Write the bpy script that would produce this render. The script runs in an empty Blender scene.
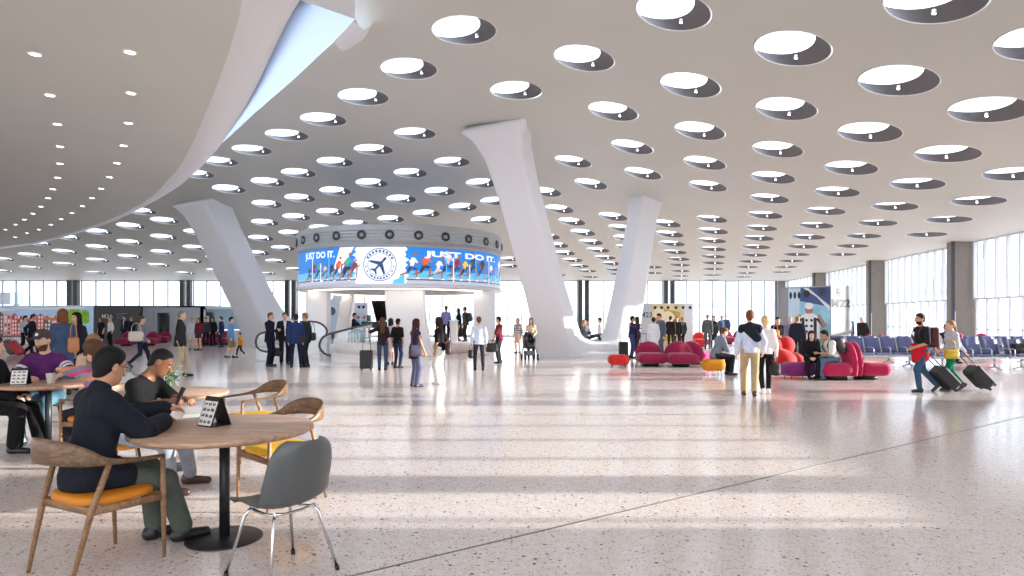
import bpy, math, random
import numpy as np
from mathutils import Vector, Matrix, geometry
random.seed(11)
SC = bpy.context.scene
COL = SC.collection
F, HZ, CX, CZ = 640.0, 319.0, 512.0, 1.55      # focal length in pixels, horizon row, centre column, eye height
V = Vector
PI = math.pi

def X_at(px, y): return (px - CX) / F * y
def Z_at(py, y): return CZ - (py - HZ) / F * y
def ground(px, py):
    y = F * CZ / (py - HZ)
    return V((X_at(px, y), y, 0.0))

# ---------------------------------------------------------------- materials
def lin(c):
    out = []
    for v in c[:3]:
        v /= 255.0
        out.append(v / 12.92 if v <= 0.04045 else ((v + 0.055) / 1.055) ** 2.4)
    return (*out, 1.0)

MATS = {}
def mat(name, col, rough=0.6, metal=0.0, vary=0.06, scale=9.0, bump=0.0, bscale=60.0, spec=0.5, emit=0.0, coat=0.0, sheen=0.0):
    if name in MATS: return MATS[name]
    m = bpy.data.materials.new(name); m.use_nodes = True
    nt = m.node_tree; b = nt.nodes['Principled BSDF']
    c = lin(col)
    b.inputs['Roughness'].default_value = rough
    b.inputs['Metallic'].default_value = metal
    b.inputs['Specular IOR Level'].default_value = spec
    b.inputs['Coat Weight'].default_value = coat
    b.inputs['Sheen Weight'].default_value = sheen
    tc = nt.nodes.new('ShaderNodeTexCoord')
    if vary:
        n = nt.nodes.new('ShaderNodeTexNoise'); n.inputs['Scale'].default_value = scale; n.inputs['Detail'].default_value = 3
        nt.links.new(tc.outputs['Object'], n.inputs['Vector'])
        r = nt.nodes.new('ShaderNodeValToRGB')
        r.color_ramp.elements[0].position = 0.3; r.color_ramp.elements[1].position = 0.7
        r.color_ramp.elements[0].color = (*[v * (1 - vary) for v in c[:3]], 1)
        r.color_ramp.elements[1].color = (*[min(1, v * (1 + vary)) for v in c[:3]], 1)
        nt.links.new(n.outputs['Fac'], r.inputs['Fac']); nt.links.new(r.outputs['Color'], b.inputs['Base Color'])
        if emit:
            nt.links.new(r.outputs['Color'], b.inputs['Emission Color'])
    else:
        b.inputs['Base Color'].default_value = c
        if emit: b.inputs['Emission Color'].default_value = c
    b.inputs['Emission Strength'].default_value = emit
    if bump:
        n2 = nt.nodes.new('ShaderNodeTexNoise'); n2.inputs['Scale'].default_value = bscale; n2.inputs['Detail'].default_value = 4
        nt.links.new(tc.outputs['Object'], n2.inputs['Vector'])
        bp = nt.nodes.new('ShaderNodeBump'); bp.inputs['Strength'].default_value = bump; bp.inputs['Distance'].default_value = 0.02
        nt.links.new(n2.outputs['Fac'], bp.inputs['Height']); nt.links.new(bp.outputs['Normal'], b.inputs['Normal'])
    MATS[name] = m
    return m

def wood_mat(name, c1, c2, rough=0.45, scale=(1.5, 14, 14)):
    if name in MATS: return MATS[name]
    m = bpy.data.materials.new(name); m.use_nodes = True
    nt = m.node_tree; b = nt.nodes['Principled BSDF']; b.inputs['Roughness'].default_value = rough
    tc = nt.nodes.new('ShaderNodeTexCoord'); mp = nt.nodes.new('ShaderNodeMapping'); mp.inputs['Scale'].default_value = scale
    n = nt.nodes.new('ShaderNodeTexNoise'); n.inputs['Scale'].default_value = 3.0; n.inputs['Detail'].default_value = 6; n.inputs['Distortion'].default_value = 0.8
    r = nt.nodes.new('ShaderNodeValToRGB'); r.color_ramp.elements[0].position = 0.35; r.color_ramp.elements[1].position = 0.68
    r.color_ramp.elements[0].color = lin(c1); r.color_ramp.elements[1].color = lin(c2)
    nt.links.new(tc.outputs['Object'], mp.inputs['Vector']); nt.links.new(mp.outputs['Vector'], n.inputs['Vector'])
    nt.links.new(n.outputs['Fac'], r.inputs['Fac']); nt.links.new(r.outputs['Color'], b.inputs['Base Color'])
    MATS[name] = m
    return m

def glass_mat(name, tint=(0.97, 0.985, 1.0), refl=0.06):
    if name in MATS: return MATS[name]
    m = bpy.data.materials.new(name); m.use_nodes = True
    nt = m.node_tree; nt.nodes.remove(nt.nodes['Principled BSDF'])
    out = nt.nodes['Material Output']
    t = nt.nodes.new('ShaderNodeBsdfTransparent'); t.inputs['Color'].default_value = (*tint, 1)
    g = nt.nodes.new('ShaderNodeBsdfGlossy'); g.inputs['Roughness'].default_value = 0.03
    mx = nt.nodes.new('ShaderNodeMixShader'); mx.inputs['Fac'].default_value = refl
    nt.links.new(t.outputs[0], mx.inputs[1]); nt.links.new(g.outputs[0], mx.inputs[2]); nt.links.new(mx.outputs[0], out.inputs['Surface'])
    MATS[name] = m
    return m

def opal_mat(name, col=(1, 1, 1)):
    if name in MATS: return MATS[name]
    m = bpy.data.materials.new(name); m.use_nodes = True
    nt = m.node_tree; nt.nodes.remove(nt.nodes['Principled BSDF'])
    t = nt.nodes.new('ShaderNodeBsdfTranslucent'); t.inputs['Color'].default_value = (*col, 1)
    nt.links.new(t.outputs[0], nt.nodes['Material Output'].inputs['Surface'])
    MATS[name] = m
    return m

# ---------------------------------------------------------------- objects
def tag(o, label=None, cat=None, group=None, kind=None):
    if label: o['label'] = label
    if cat: o['category'] = cat
    if group: o['group'] = group
    if kind: o['kind'] = kind
    return o

def link(name, me, parent=None):
    o = bpy.data.objects.new(name, me); COL.objects.link(o)
    if parent: o.parent = parent
    return o

def empty(name, loc=(0, 0, 0), rz=0.0):
    o = link(name, None); o.location = loc; o.rotation_euler = (0, 0, rz); o.empty_display_size = 0.1
    return o

def copy_tree(o, parent=None):
    c = o.copy(); COL.objects.link(c)
    if parent: c.parent = parent
    for ch in o.children: copy_tree(ch, c)
    return c

def bevel(o, w, seg=2):
    m = o.modifiers.new('bevel', 'BEVEL'); m.width = w; m.segments = seg; m.limit_method = 'ANGLE'
    return o

def face_up(tangent, up=V((0, 0, 1))):
    t = tangent.normalized()
    s = t.cross(up)
    if s.length < 1e-4: s = t.cross(V((0, 1, 0)))
    s.normalize()
    return s, s.cross(t).normalized()

class MB:
    """Collects polygons, builds ONE mesh object."""
    def __init__(self): self.v = []; self.f = []; self.m = []; self.s = []
    def add(self, vs, fs, mi=0, smooth=False):
        b = len(self.v); self.v += [tuple(x) for x in vs]
        for f in fs: self.f.append([i + b for i in f]); self.m.append(mi); self.s.append(smooth)
    def box(self, c, s, rz=0.0, mi=0, M=None):
        M = M or Matrix.Rotation(rz, 3, 'Z'); c = V(c)
        vs = [c + M @ V((sx * s[0] / 2, sy * s[1] / 2, sz * s[2] / 2)) for sz in (-1, 1) for sy in (-1, 1) for sx in (-1, 1)]
        self.add(vs, [(0, 2, 3, 1), (4, 5, 7, 6), (0, 1, 5, 4), (2, 6, 7, 3), (0, 4, 6, 2), (1, 3, 7, 5)], mi)
    def loft(self, rings, mi=0, smooth=True, caps=True, closed=False):
        n = len(rings[0]); b = []
        vs = [p for r in rings for p in r]
        fs = []
        K = len(rings)
        for i in range(K if closed else K - 1):
            j = (i + 1) % K
            for k in range(n):
                l = (k + 1) % n
                fs.append((i * n + k, i * n + l, j * n + l, j * n + k))
        self.add(vs, fs, mi, smooth)
        if caps and not closed:
            self.add(rings[0], [tuple(range(n))[::-1]], mi); self.add(rings[-1], [tuple(range(n))], mi)
    def tube(self, pts, rad, n=10, mi=0, up=V((0, 0, 1)), caps=True, closed=False, power=2.0):
        """sweep an ellipse (or rounded rectangle, power > 2) along pts; rad: one number or one (side, up) pair per point"""
        pts = [V(p) for p in pts]; K = len(pts); rings = []
        for i, p in enumerate(pts):
            if closed: t = pts[(i + 1) % K] - pts[i - 1]
            else: t = pts[min(i + 1, K - 1)] - pts[max(i - 1, 0)]
            s, u = face_up(t, up)
            r = rad[i] if isinstance(rad, list) else rad
            if not isinstance(r, (list, tuple)): r = (r, r)
            ring = []
            for k in range(n):
                a = 2 * PI * (k + 0.5) / n; ca, sa = math.cos(a), math.sin(a)
                e = 2.0 / power
                ring.append(p + s * (math.copysign(abs(ca) ** e, ca) * r[0]) + u * (math.copysign(abs(sa) ** e, sa) * r[1]))
            rings.append(ring)
        self.loft(rings, mi, True, caps, closed)
    def lathe(self, prof, n=32, c=(0, 0, 0), mi=0, smooth=True, caps=True):
        rings = [[V((c[0] + r * math.cos(2 * PI * k / n), c[1] + r * math.sin(2 * PI * k / n), c[2] + z)) for k in range(n)] for r, z in prof]
        self.loft(rings, mi, smooth, caps)
    def prism(self, poly, fn, t, mi=0):
        """poly: 2-D outline; fn(u, v, w) gives the 3-D point, w from 0 to t"""
        n = len(poly)
        a = [fn(u, v, 0) for u, v in poly]; b = [fn(u, v, t) for u, v in poly]
        self.add(a + b, [tuple(range(n))[::-1], tuple(range(n, 2 * n))] + [(i, (i + 1) % n, n + (i + 1) % n, n + i) for i in range(n)], mi)
    def build(self, name, mats, parent=None, recalc=True):
        me = bpy.data.meshes.new(name)
        me.from_pydata(self.v, [], self.f)
        for m in (mats if isinstance(mats, (list, tuple)) else [mats]): me.materials.append(m)
        me.polygons.foreach_set('material_index', self.m); me.polygons.foreach_set('use_smooth', self.s)
        me.update()
        if recalc:
            import bmesh
            bm = bmesh.new(); bm.from_mesh(me); bmesh.ops.remove_doubles(bm, verts=bm.verts, dist=1e-6)
            bmesh.ops.recalc_face_normals(bm, faces=bm.faces); bm.to_mesh(me); bm.free()
        return link(name, me, parent)

def text2d(body, width=None, height=None, bold=0.0):
    """letters of `body` as flat 2-D triangles, fitted to width x height, left bottom at the origin"""
    cu = bpy.data.curves.new('txt', 'FONT'); cu.body = body; cu.size = 1.0; cu.offset = bold; cu.resolution_u = 3
    o = bpy.data.objects.new('txt', cu); COL.objects.link(o)
    dg = bpy.context.evaluated_depsgraph_get(); dg.update()
    me = bpy.data.meshes.new_from_object(o.evaluated_get(dg))
    vs = [v.co.copy() for v in me.vertices]; fs = [tuple(p.vertices) for p in me.polygons]
    bpy.data.objects.remove(o); bpy.data.curves.remove(cu); bpy.data.meshes.remove(me)
    x0 = min(v.x for v in vs); x1 = max(v.x for v in vs); y0 = min(v.y for v in vs); y1 = max(v.y for v in vs)
    sx = width / (x1 - x0) if width else None; sy = height / (y1 - y0) if height else None
    sx = sx or sy; sy = sy or sx
    return [((v.x - x0) * sx, (v.y - y0) * sy) for v in vs], fs

class Pic:
    """flat picture made of coloured shapes, laid on a surface by a mapping (u, v, layer) -> point"""
    def __init__(self): self.items = []
    def poly(self, pts, mi, layer=1): self.items.append((list(pts), [tuple(range(len(pts)))], mi, layer))
    def disc(self, c, r, mi, layer=1, n=20, ry=None):
        self.poly([(c[0] + r * math.cos(2 * PI * k / n), c[1] + (ry or r) * math.sin(2 * PI * k / n)) for k in range(n)], mi, layer)
    def ring(self, c, r0, r1, mi, layer=1, n=40, a0=0, a1=2 * PI):
        vs = []; fs = []
        for k in range(n + 1):
            a = a0 + (a1 - a0) * k / n
            vs += [(c[0] + r0 * math.cos(a), c[1] + r0 * math.sin(a)), (c[0] + r1 * math.cos(a), c[1] + r1 * math.sin(a))]
        for k in range(n): fs.append((2 * k, 2 * k + 1, 2 * k + 3, 2 * k + 2))
        self.items.append((vs, fs, mi, layer))
    def stroke(self, a, b, w0, w1, mi, layer=1):
        dx, dy = b[0] - a[0], b[1] - a[1]; L = math.hypot(dx, dy) or 1; nx, ny = -dy / L, dx / L
        self.poly([(a[0] + nx * w0, a[1] + ny * w0), (a[0] - nx * w0, a[1] - ny * w0), (b[0] - nx * w1, b[1] - ny * w1), (b[0] + nx * w1, b[1] + ny * w1)], mi, layer)
    def rect(self, x0, y0, x1, y1, mi, layer=1): self.poly([(x0, y0), (x1, y0), (x1, y1), (x0, y1)], mi, layer)
    def text(self, body, x, y, mi, layer=2, **k):
        vs, fs = text2d(body, **k); self.items.append(([(x + a, y + b) for a, b in vs], fs, mi, layer))
    def put(self, mb, fn):
        for i, (vs, fs, mi, layer) in enumerate(self.items): mb.add([fn(u, v, layer + 0.03 * i) for u, v in vs], fs, mi)

def gate_name(P, digits, x, y, w, h, mi, layer, bold):
    m = w * 0.36; t = 0.21 * m                        # the letter M in four strokes, then the digits
    P.rect(x, y, x + t * 1.2, y + h, mi, layer); P.rect(x + m - t * 1.2, y, x + m, y + h, mi, layer)
    for s in (0, 1):
        a = x + (t * .1 if s == 0 else m - t * .1); b = x + m / 2; q = t * 1.25 if s == 0 else -t * 1.25
        P.poly([(a, y + h), (a + q, y + h), (b + q * .35, y + h * .22), (b - q * .35, y + h * .22)], mi, layer)
    P.text(digits, x + m + 0.06 * w, y, mi, layer, width=w * 0.58, height=h, bold=bold)

# ---------------------------------------------------------------- smooth solids from distance functions
def A3(p): return np.array(p, dtype=np.float32)
def rc(a, b, ra, rb=None, flat=None, fs=1.0):
    """round cone from a to b; flat: unit axis across which it is squeezed by fs"""
    a = A3(a); b = A3(b); rb = ra if rb is None else rb
    ba = b - a; L2 = float(ba @ ba) + 1e-9
    n = None if flat is None else A3(flat) / np.linalg.norm(flat)
    def f(P):
        q = P - a; t = np.clip(q @ ba / L2, 0, 1); q = q - t[:, None] * ba
        if n is not None: q = q + np.outer(q @ n, n) * (1 / fs - 1)
        return (np.sqrt((q * q).sum(1)) - (ra + (rb - ra) * t)) * (min(1, fs) if n is not None else 1)
    r = max(ra, rb) * max(1, fs if n is not None else 1)
    f.bb = (np.minimum(a, b) - r, np.maximum(a, b) + r)
    return f
def ell(c, r, R=None):
    c = A3(c); r = A3(r); R = None if R is None else np.array(R, dtype=np.float32)
    def f(P):
        q = P - c
        if R is not None: q = q @ R
        k0 = np.sqrt(((q / r) ** 2).sum(1)); k1 = np.sqrt(((q / (r * r)) ** 2).sum(1)) + 1e-9
        return k0 * (k0 - 1) / k1
    m = float(r.max()) if R is not None else r
    f.bb = (c - m, c + m)
    return f
def rbox(c, h, r, R=None):
    c = A3(c); h = A3(h) - r; R = None if R is None else np.array(R, dtype=np.float32)
    def f(P):
        q = P - c
        if R is not None: q = q @ R
        q = np.abs(q) - h
        return np.sqrt((np.maximum(q, 0) ** 2).sum(1)) + np.minimum(q.max(1), 0) - r
    m = float(np.linalg.norm(h + r)) if R is not None else h + r
    f.bb = (c - m, c + m)
    return f
def beam(a, b, prof, side, r=0.15):
    """four-sided tapering limb from a to b; prof: [(t, half width, half depth)], side: the width axis"""
    a = A3(a); b = A3(b); d = b - a; L = float(np.linalg.norm(d)); d = d / L
    s = A3(side); s = s - d * float(s @ d); s /= np.linalg.norm(s); n = np.cross(d, s)
    ts, ws, ds = [np.array(x, dtype=np.float32) for x in zip(*prof)]
    def f(P):
        q = P - a; t = q @ d; tt = t / L
        w = np.interp(tt, ts, ws); e = np.interp(tt, ts, ds)
        qx = np.abs(q @ s) - w + r; qy = np.abs(q @ n) - e + r; qz = np.abs(t - L / 2) - L / 2 + r
        return (np.sqrt(np.maximum(qx, 0) ** 2 + np.maximum(qy, 0) ** 2 + np.maximum(qz, 0) ** 2) + np.minimum(np.maximum(qx, np.maximum(qy, qz)), 0) - r) * 0.85
    m = float(max(ws.max(), ds.max())) * 1.42
    f.bb = (np.minimum(a, b) - m, np.maximum(a, b) + m)
    return f
def half(p, n):
    p = A3(p); n = A3(n); n = n / np.linalg.norm(n)
    return lambda P: (P - p) @ n

class Solid:
    def __init__(self): self.ops = []; self.lo = A3((1e9,) * 3); self.hi = A3((-1e9,) * 3)
    def u(self, f, k=0.03):
        self.ops.append(('u', f, k)); self.lo = np.minimum(self.lo, f.bb[0]); self.hi = np.maximum(self.hi, f.bb[1]); return self
    def cut(self, f, k=0.01): self.ops.append(('c', f, k)); return self          # keep where f < 0
    def minus(self, f, k=0.01): self.ops.append(('m', f, k)); return self
    def ev(self, P):
        d = np.full(len(P), 1e3, dtype=np.float32)
        for op, f, k in self.ops:
            if op == 'u':
                bb = getattr(f, 'bb', None)
                g = np.maximum(bb[0] - P, P - bb[1]).max(1) < d + k
                if not g.any(): continue
                e = f(P[g]); dg = d[g]
                h = np.clip(0.5 + 0.5 * (dg - e) / k, 0, 1); d[g] = dg + (e - dg) * h - k * h * (1 - h)
            else:
                e = f(P) if op == 'c' else -f(P)
                h = np.clip(0.5 - 0.5 * (d - e) / k, 0, 1); d = d + (e - d) * h + k * h * (1 - h)
        return d
    def net(self, h, zmin=None):
        lo = self.lo - 3 * h; hi = self.hi + 3 * h
        nb = np.maximum(2, np.ceil((hi - lo) / (4 * h)).astype(int))
        c = [lo[i] + (np.arange(nb[i]) * 4 + 1.5) * h for i in range(3)]
        C = np.stack(np.meshgrid(*c, indexing='ij'), -1).reshape(-1, 3).astype(np.float32)
        dc = self.ev(C).reshape(nb)
        up = lambda a: a.repeat(4, 0).repeat(4, 1).repeat(4, 2)
        near = np.abs(dc) < 6.5 * h
        D = up(dc).astype(np.float32); M = up(near)
        idx = np.nonzero(M)
        P = np.stack([lo[i] + idx[i] * h for i in range(3)], -1).astype(np.float32)
        for s in range(0, len(P), 200000):
            sl = slice(s, s + 200000); D[idx[0][sl], idx[1][sl], idx[2][sl]] = self.ev(P[sl])
        return nets(D, lo, h)

def nets(D, lo, h):
    S = D < 0
    sx, sy, sz = [n - 1 for n in D.shape]
    cnt = np.zeros((sx, sy, sz), np.int8)
    offs = [(i, j, k) for i in (0, 1) for j in (0, 1) for k in (0, 1)]
    for i, j, k in offs: cnt += S[i:i + sx, j:j + sy, k:k + sz]
    act = (cnt > 0) & (cnt < 8)
    ci = np.nonzero(act); n = len(ci[0])
    ids = np.full(act.shape, -1, np.int64); ids[ci] = np.arange(n)
    acc = np.zeros((n, 3), np.float64); num = np.zeros(n)
    for a in offs:
        for ax in range(3):
            if a[ax]: continue
            b = list(a); b[ax] = 1
            da = D[ci[0] + a[0], ci[1] + a[1], ci[2] + a[2]]; db = D[ci[0] + b[0], ci[1] + b[1], ci[2] + b[2]]
            m = (da < 0) != (db < 0)
            t = da[m] / (da[m] - db[m]); p = np.tile(np.array(a, float), (m.sum(), 1)); p[:, ax] = t
            acc[m] += p; num[m] += 1
    vs = (np.stack(ci, -1) + acc / num[:, None]) * h + lo
    quads = []
    for ax in range(3):
        o1, o2 = [i for i in range(3) if i != ax]
        sl = [slice(1, -1)] * 3; sl[ax] = slice(0, -1); s2 = list(sl); s2[ax] = slice(1, None)
        A = S[tuple(sl)]; B = S[tuple(s2)]
        e = np.nonzero(A != B)
        if not len(e[0]): continue
        base = [e[0].copy(), e[1].copy(), e[2].copy()]
        for i in (o1, o2): base[i] = base[i] + 1
        def cid(d1, d2):
            q = [b.copy() for b in base]; q[o1] -= d1; q[o2] -= d2
            return ids[q[0], q[1], q[2]]
        q = np.stack([cid(1, 1), cid(0, 1), cid(0, 0), cid(1, 0)], -1)
        flip = ~A[e]
        if ax == 1: flip = ~flip
        q[flip] = q[flip][:, ::-1]
        quads.append(q)
    return vs, np.concatenate(quads)

def solid_obj(name, solid, h, mats, parent=None, paint=None, smooth=1):
    vs, q = solid.net(h)
    ok = (q >= 0).all(1); q = q[ok]
    if smooth:
        for _ in range(smooth):                     # one soft relaxation step
            acc = np.zeros_like(vs); c = np.zeros(len(vs))
            for i in range(4):
                np.add.at(acc, q[:, i], vs[q[:, (i + 1) % 4]]); np.add.at(c, q[:, i], 1)
                np.add.at(acc, q[:, (i + 1) % 4], vs[q[:, i]]); np.add.at(c, q[:, (i + 1) % 4], 1)
            c = np.maximum(c, 1); vs = vs * 0.5 + 0.5 * acc / c[:, None]
    me = bpy.data.meshes.new(name)
    me.vertices.add(len(vs)); me.vertices.foreach_set('co', vs.astype(np.float32).ravel())
    me.loops.add(len(q) * 4); me.loops.foreach_set('vertex_index', q.astype(np.int32).ravel())
    me.polygons.add(len(q)); me.polygons.foreach_set('loop_start', np.arange(0, len(q) * 4, 4, dtype=np.int32))
    mats = mats if isinstance(mats, (list, tuple)) else [mats]
    for m in mats: me.materials.append(m)
    if paint is not None:
        me.polygons.foreach_set('material_index', paint(vs[q].mean(1)).astype(np.int32))
    me.polygons.foreach_set('use_smooth', np.ones(len(q), dtype=bool))
    me.update(); me.validate()
    return link(name, me, parent)
ORD = 'first second third fourth fifth sixth seventh eighth ninth tenth eleventh twelfth thirteenth fourteenth fifteenth sixteenth seventeenth eighteenth nineteenth twentieth'.split()
# ================================================================ camera, light, world
cam = bpy.data.objects.new('camera', bpy.data.cameras.new('camera')); COL.objects.link(cam)
cam.location = (0, 0, CZ); cam.rotation_euler = (PI / 2, 0, 0)
cam.data.sensor_width = 36.0; cam.data.lens = 36.0 * F / 1024; cam.data.shift_y = (HZ - 288) / 1024
cam.data.clip_end = 3000
SC.camera = cam
SC.view_settings.view_transform = 'Standard'; SC.view_settings.look = 'None'
SC.view_settings.gamma = 1.0; SC.view_settings.use_curve_mapping = False
SC.view_settings.exposure = EXPOSURE = 1.3
SC.cycles.use_denoising = True
SC.cycles.max_bounces = 9; SC.cycles.diffuse_bounces = 5; SC.cycles.glossy_bounces = 4; SC.cycles.transparent_max_bounces = 16
SC.cycles.caustics_reflective = False; SC.cycles.caustics_refractive = False; SC.cycles.sample_clamp_indirect = 6.0

w = bpy.data.worlds.new('sky'); SC.world = w; w.use_nodes = True
nt = w.node_tree; bg = nt.nodes['Background']
tc = nt.nodes.new('ShaderNodeTexCoord'); sp = nt.nodes.new('ShaderNodeSeparateXYZ'); rp = nt.nodes.new('ShaderNodeValToRGB')
rp.color_ramp.elements[0].position = 0.0; rp.color_ramp.elements[0].color = (0.93, 0.96, 1.0, 1)
rp.color_ramp.elements[1].position = 0.6; rp.color_ramp.elements[1].color = (0.72, 0.83, 1.0, 1)
nt.links.new(tc.outputs['Generated'], sp.inputs[0]); nt.links.new(sp.outputs['Z'], rp.inputs['Fac']); nt.links.new(rp.outputs['Color'], bg.inputs['Color'])
bg.inputs['Strength'].default_value = 1.25
sun = bpy.data.objects.new('sun', bpy.data.lights.new('sun', 'SUN')); COL.objects.link(sun)
sun.data.energy = 5.3; sun.data.angle = math.radians(0.6); sun.data.color = (1.0, 0.95, 0.87)
SUN_EL = math.radians(10.5)
sun.rotation_euler = V((math.cos(SUN_EL), 0, math.sin(SUN_EL))).to_track_quat('Z', 'Y').to_euler()

# ================================================================ materials of the setting
def terrazzo():
    m = bpy.data.materials.new('terrazzo'); m.use_nodes = True
    nt = m.node_tree; b = nt.nodes['Principled BSDF']; L = nt.links.new; N = nt.nodes.new
    b.inputs['Roughness'].default_value = 0.16; b.inputs['Specular IOR Level'].default_value = 0.42
    tc = N('ShaderNodeTexCoord')
    n = N('ShaderNodeTexNoise'); n.inputs['Scale'].default_value = 14; n.inputs['Detail'].default_value = 8; n.inputs['Roughness'].default_value = 0.7
    L(tc.outputs['Object'], n.inputs['Vector'])
    r = N('ShaderNodeValToRGB'); r.color_ramp.elements[0].position = 0.3; r.color_ramp.elements[1].position = 0.7
    r.color_ramp.elements[0].color = lin((216, 199, 191)); r.color_ramp.elements[1].color = lin((241, 228, 220))
    L(n.outputs['Fac'], r.inputs['Fac']); col = r.outputs['Color']
    for scale, thr, keep, c in ((24, 0.25, 0.82, (122, 100, 96)), (55, 0.34, 0.62, (168, 146, 138)), (34, 0.36, 0.5, (236, 226, 220)), (13, 0.17, 0.82, (84, 68, 66))):
        v = N('ShaderNodeTexVoronoi'); v.inputs['Scale'].default_value = scale; L(tc.outputs['Object'], v.inputs['Vector'])
        a = N('ShaderNodeMath'); a.operation = 'LESS_THAN'; a.inputs[1].default_value = thr; L(v.outputs['Distance'], a.inputs[0])
        s = N('ShaderNodeSeparateColor'); L(v.outputs['Color'], s.inputs[0])
        g = N('ShaderNodeMath'); g.operation = 'GREATER_THAN'; g.inputs[1].default_value = keep; L(s.outputs[0], g.inputs[0])
        k = N('ShaderNodeMath'); k.operation = 'MULTIPLY'; L(a.outputs[0], k.inputs[0]); L(g.outputs[0], k.inputs[1])
        mx = N('ShaderNodeMix'); mx.data_type = 'RGBA'; L(k.outputs[0], mx.inputs['Factor']); L(col, mx.inputs[6]); mx.inputs[7].default_value = lin(c)
        col = mx.outputs[2]
    L(col, b.inputs['Base Color'])
    return m
M_FLOOR = terrazzo()
M_CEIL = mat('ceiling_paint', (206, 205, 197), 0.55, vary=0.02, scale=0.4)
M_SOFFIT = mat('soffit_paint', (212, 213, 207), 0.6, vary=0.02, scale=0.5)
M_WHITE = mat('white_plaster', (236, 236, 240), 0.45, vary=0.015)
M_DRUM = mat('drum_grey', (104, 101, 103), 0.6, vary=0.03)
M_RIM = mat('rim_white', (235, 235, 235), 0.3, vary=0)
M_OPAL = opal_mat('opal_glazing', (0.70, 0.73, 0.77))
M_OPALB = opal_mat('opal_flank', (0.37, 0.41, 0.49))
M_LAMP = mat('lamp_glow', (255, 250, 242), 0.5, vary=0, emit=6.0)
M_STEEL = mat('dark_steel', (62, 64, 66), 0.4, 0.3, vary=0.04)
M_MULL = mat('mullion_grey', (138, 146, 154), 0.4, 0.2, vary=0.02)
M_FIN = mat('fin_white', (214, 218, 222), 0.4, vary=0.02)
M_CONC = mat('clad_concrete', (126, 118, 110), 0.5, vary=0.08, scale=3)
M_GLASS = glass_mat('window_glass')
M_APRON = mat('apron', (232, 230, 226), 0.9, vary=0.05, scale=0.05)

# ================================================================ floor and outside ground
mb = MB(); mb.box((-18, 26, -0.1), (100, 70, 0.2)); fl = mb.build('floor', M_FLOOR); tag(fl, kind='structure')
mb = MB(); mb.box((0, 300, -0.85), (1600, 1400, 1.0)); tag(mb.build('ground_apron', M_APRON), kind='structure')
a, b = V((-1.2, 3.70, 0)), V((9.1, 10.85, 0))
d = (b - a).normalized(); nrm = V((-d.y, d.x, 0)) * 0.009
mb = MB(); mb.add([a - nrm, b - nrm, b + nrm, a + nrm, *[p + V((0, 0, 0.002)) for p in (a - nrm, b - nrm, b + nrm, a + nrm)]], [(0, 1, 2, 3), (4, 5, 6, 7), (0, 1, 5, 4), (1, 2, 6, 5), (2, 3, 7, 6), (3, 0, 4, 7)])
tag(mb.build('trim_floor_joint', mat('joint_metal', (112, 106, 104), 0.4, 0.4)), kind='structure')
# hills beyond the airfield, distance haze put into their pale colour
mb = MB(); rows = []
for j in range(4):
    row = []
    for i in range(61):
        x = -1100 + i * 36; hgt = (5 + 5 * math.sin(i * 0.37) + 4 * math.sin(i * 0.91 + 1) + 3 * math.sin(i * 1.7)) * (0.0, 0.6, 1.0, 0.0)[j]
        row.append(V((x, 640 + j * 60, max(0, hgt + 6 * (j in (1, 2))) - 0.4)))
    rows.append(row)
mb.add([p for r in rows for p in r], [(j * 61 + i, j * 61 + i + 1, (j + 1) * 61 + i + 1, (j + 1) * 61 + i) for j in range(3) for i in range(60)], 0, True)
tag(mb.build('hills', mat('hill_pale', (176, 190, 198), 0.9, vary=0.08, scale=0.02)), kind='structure')

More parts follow.
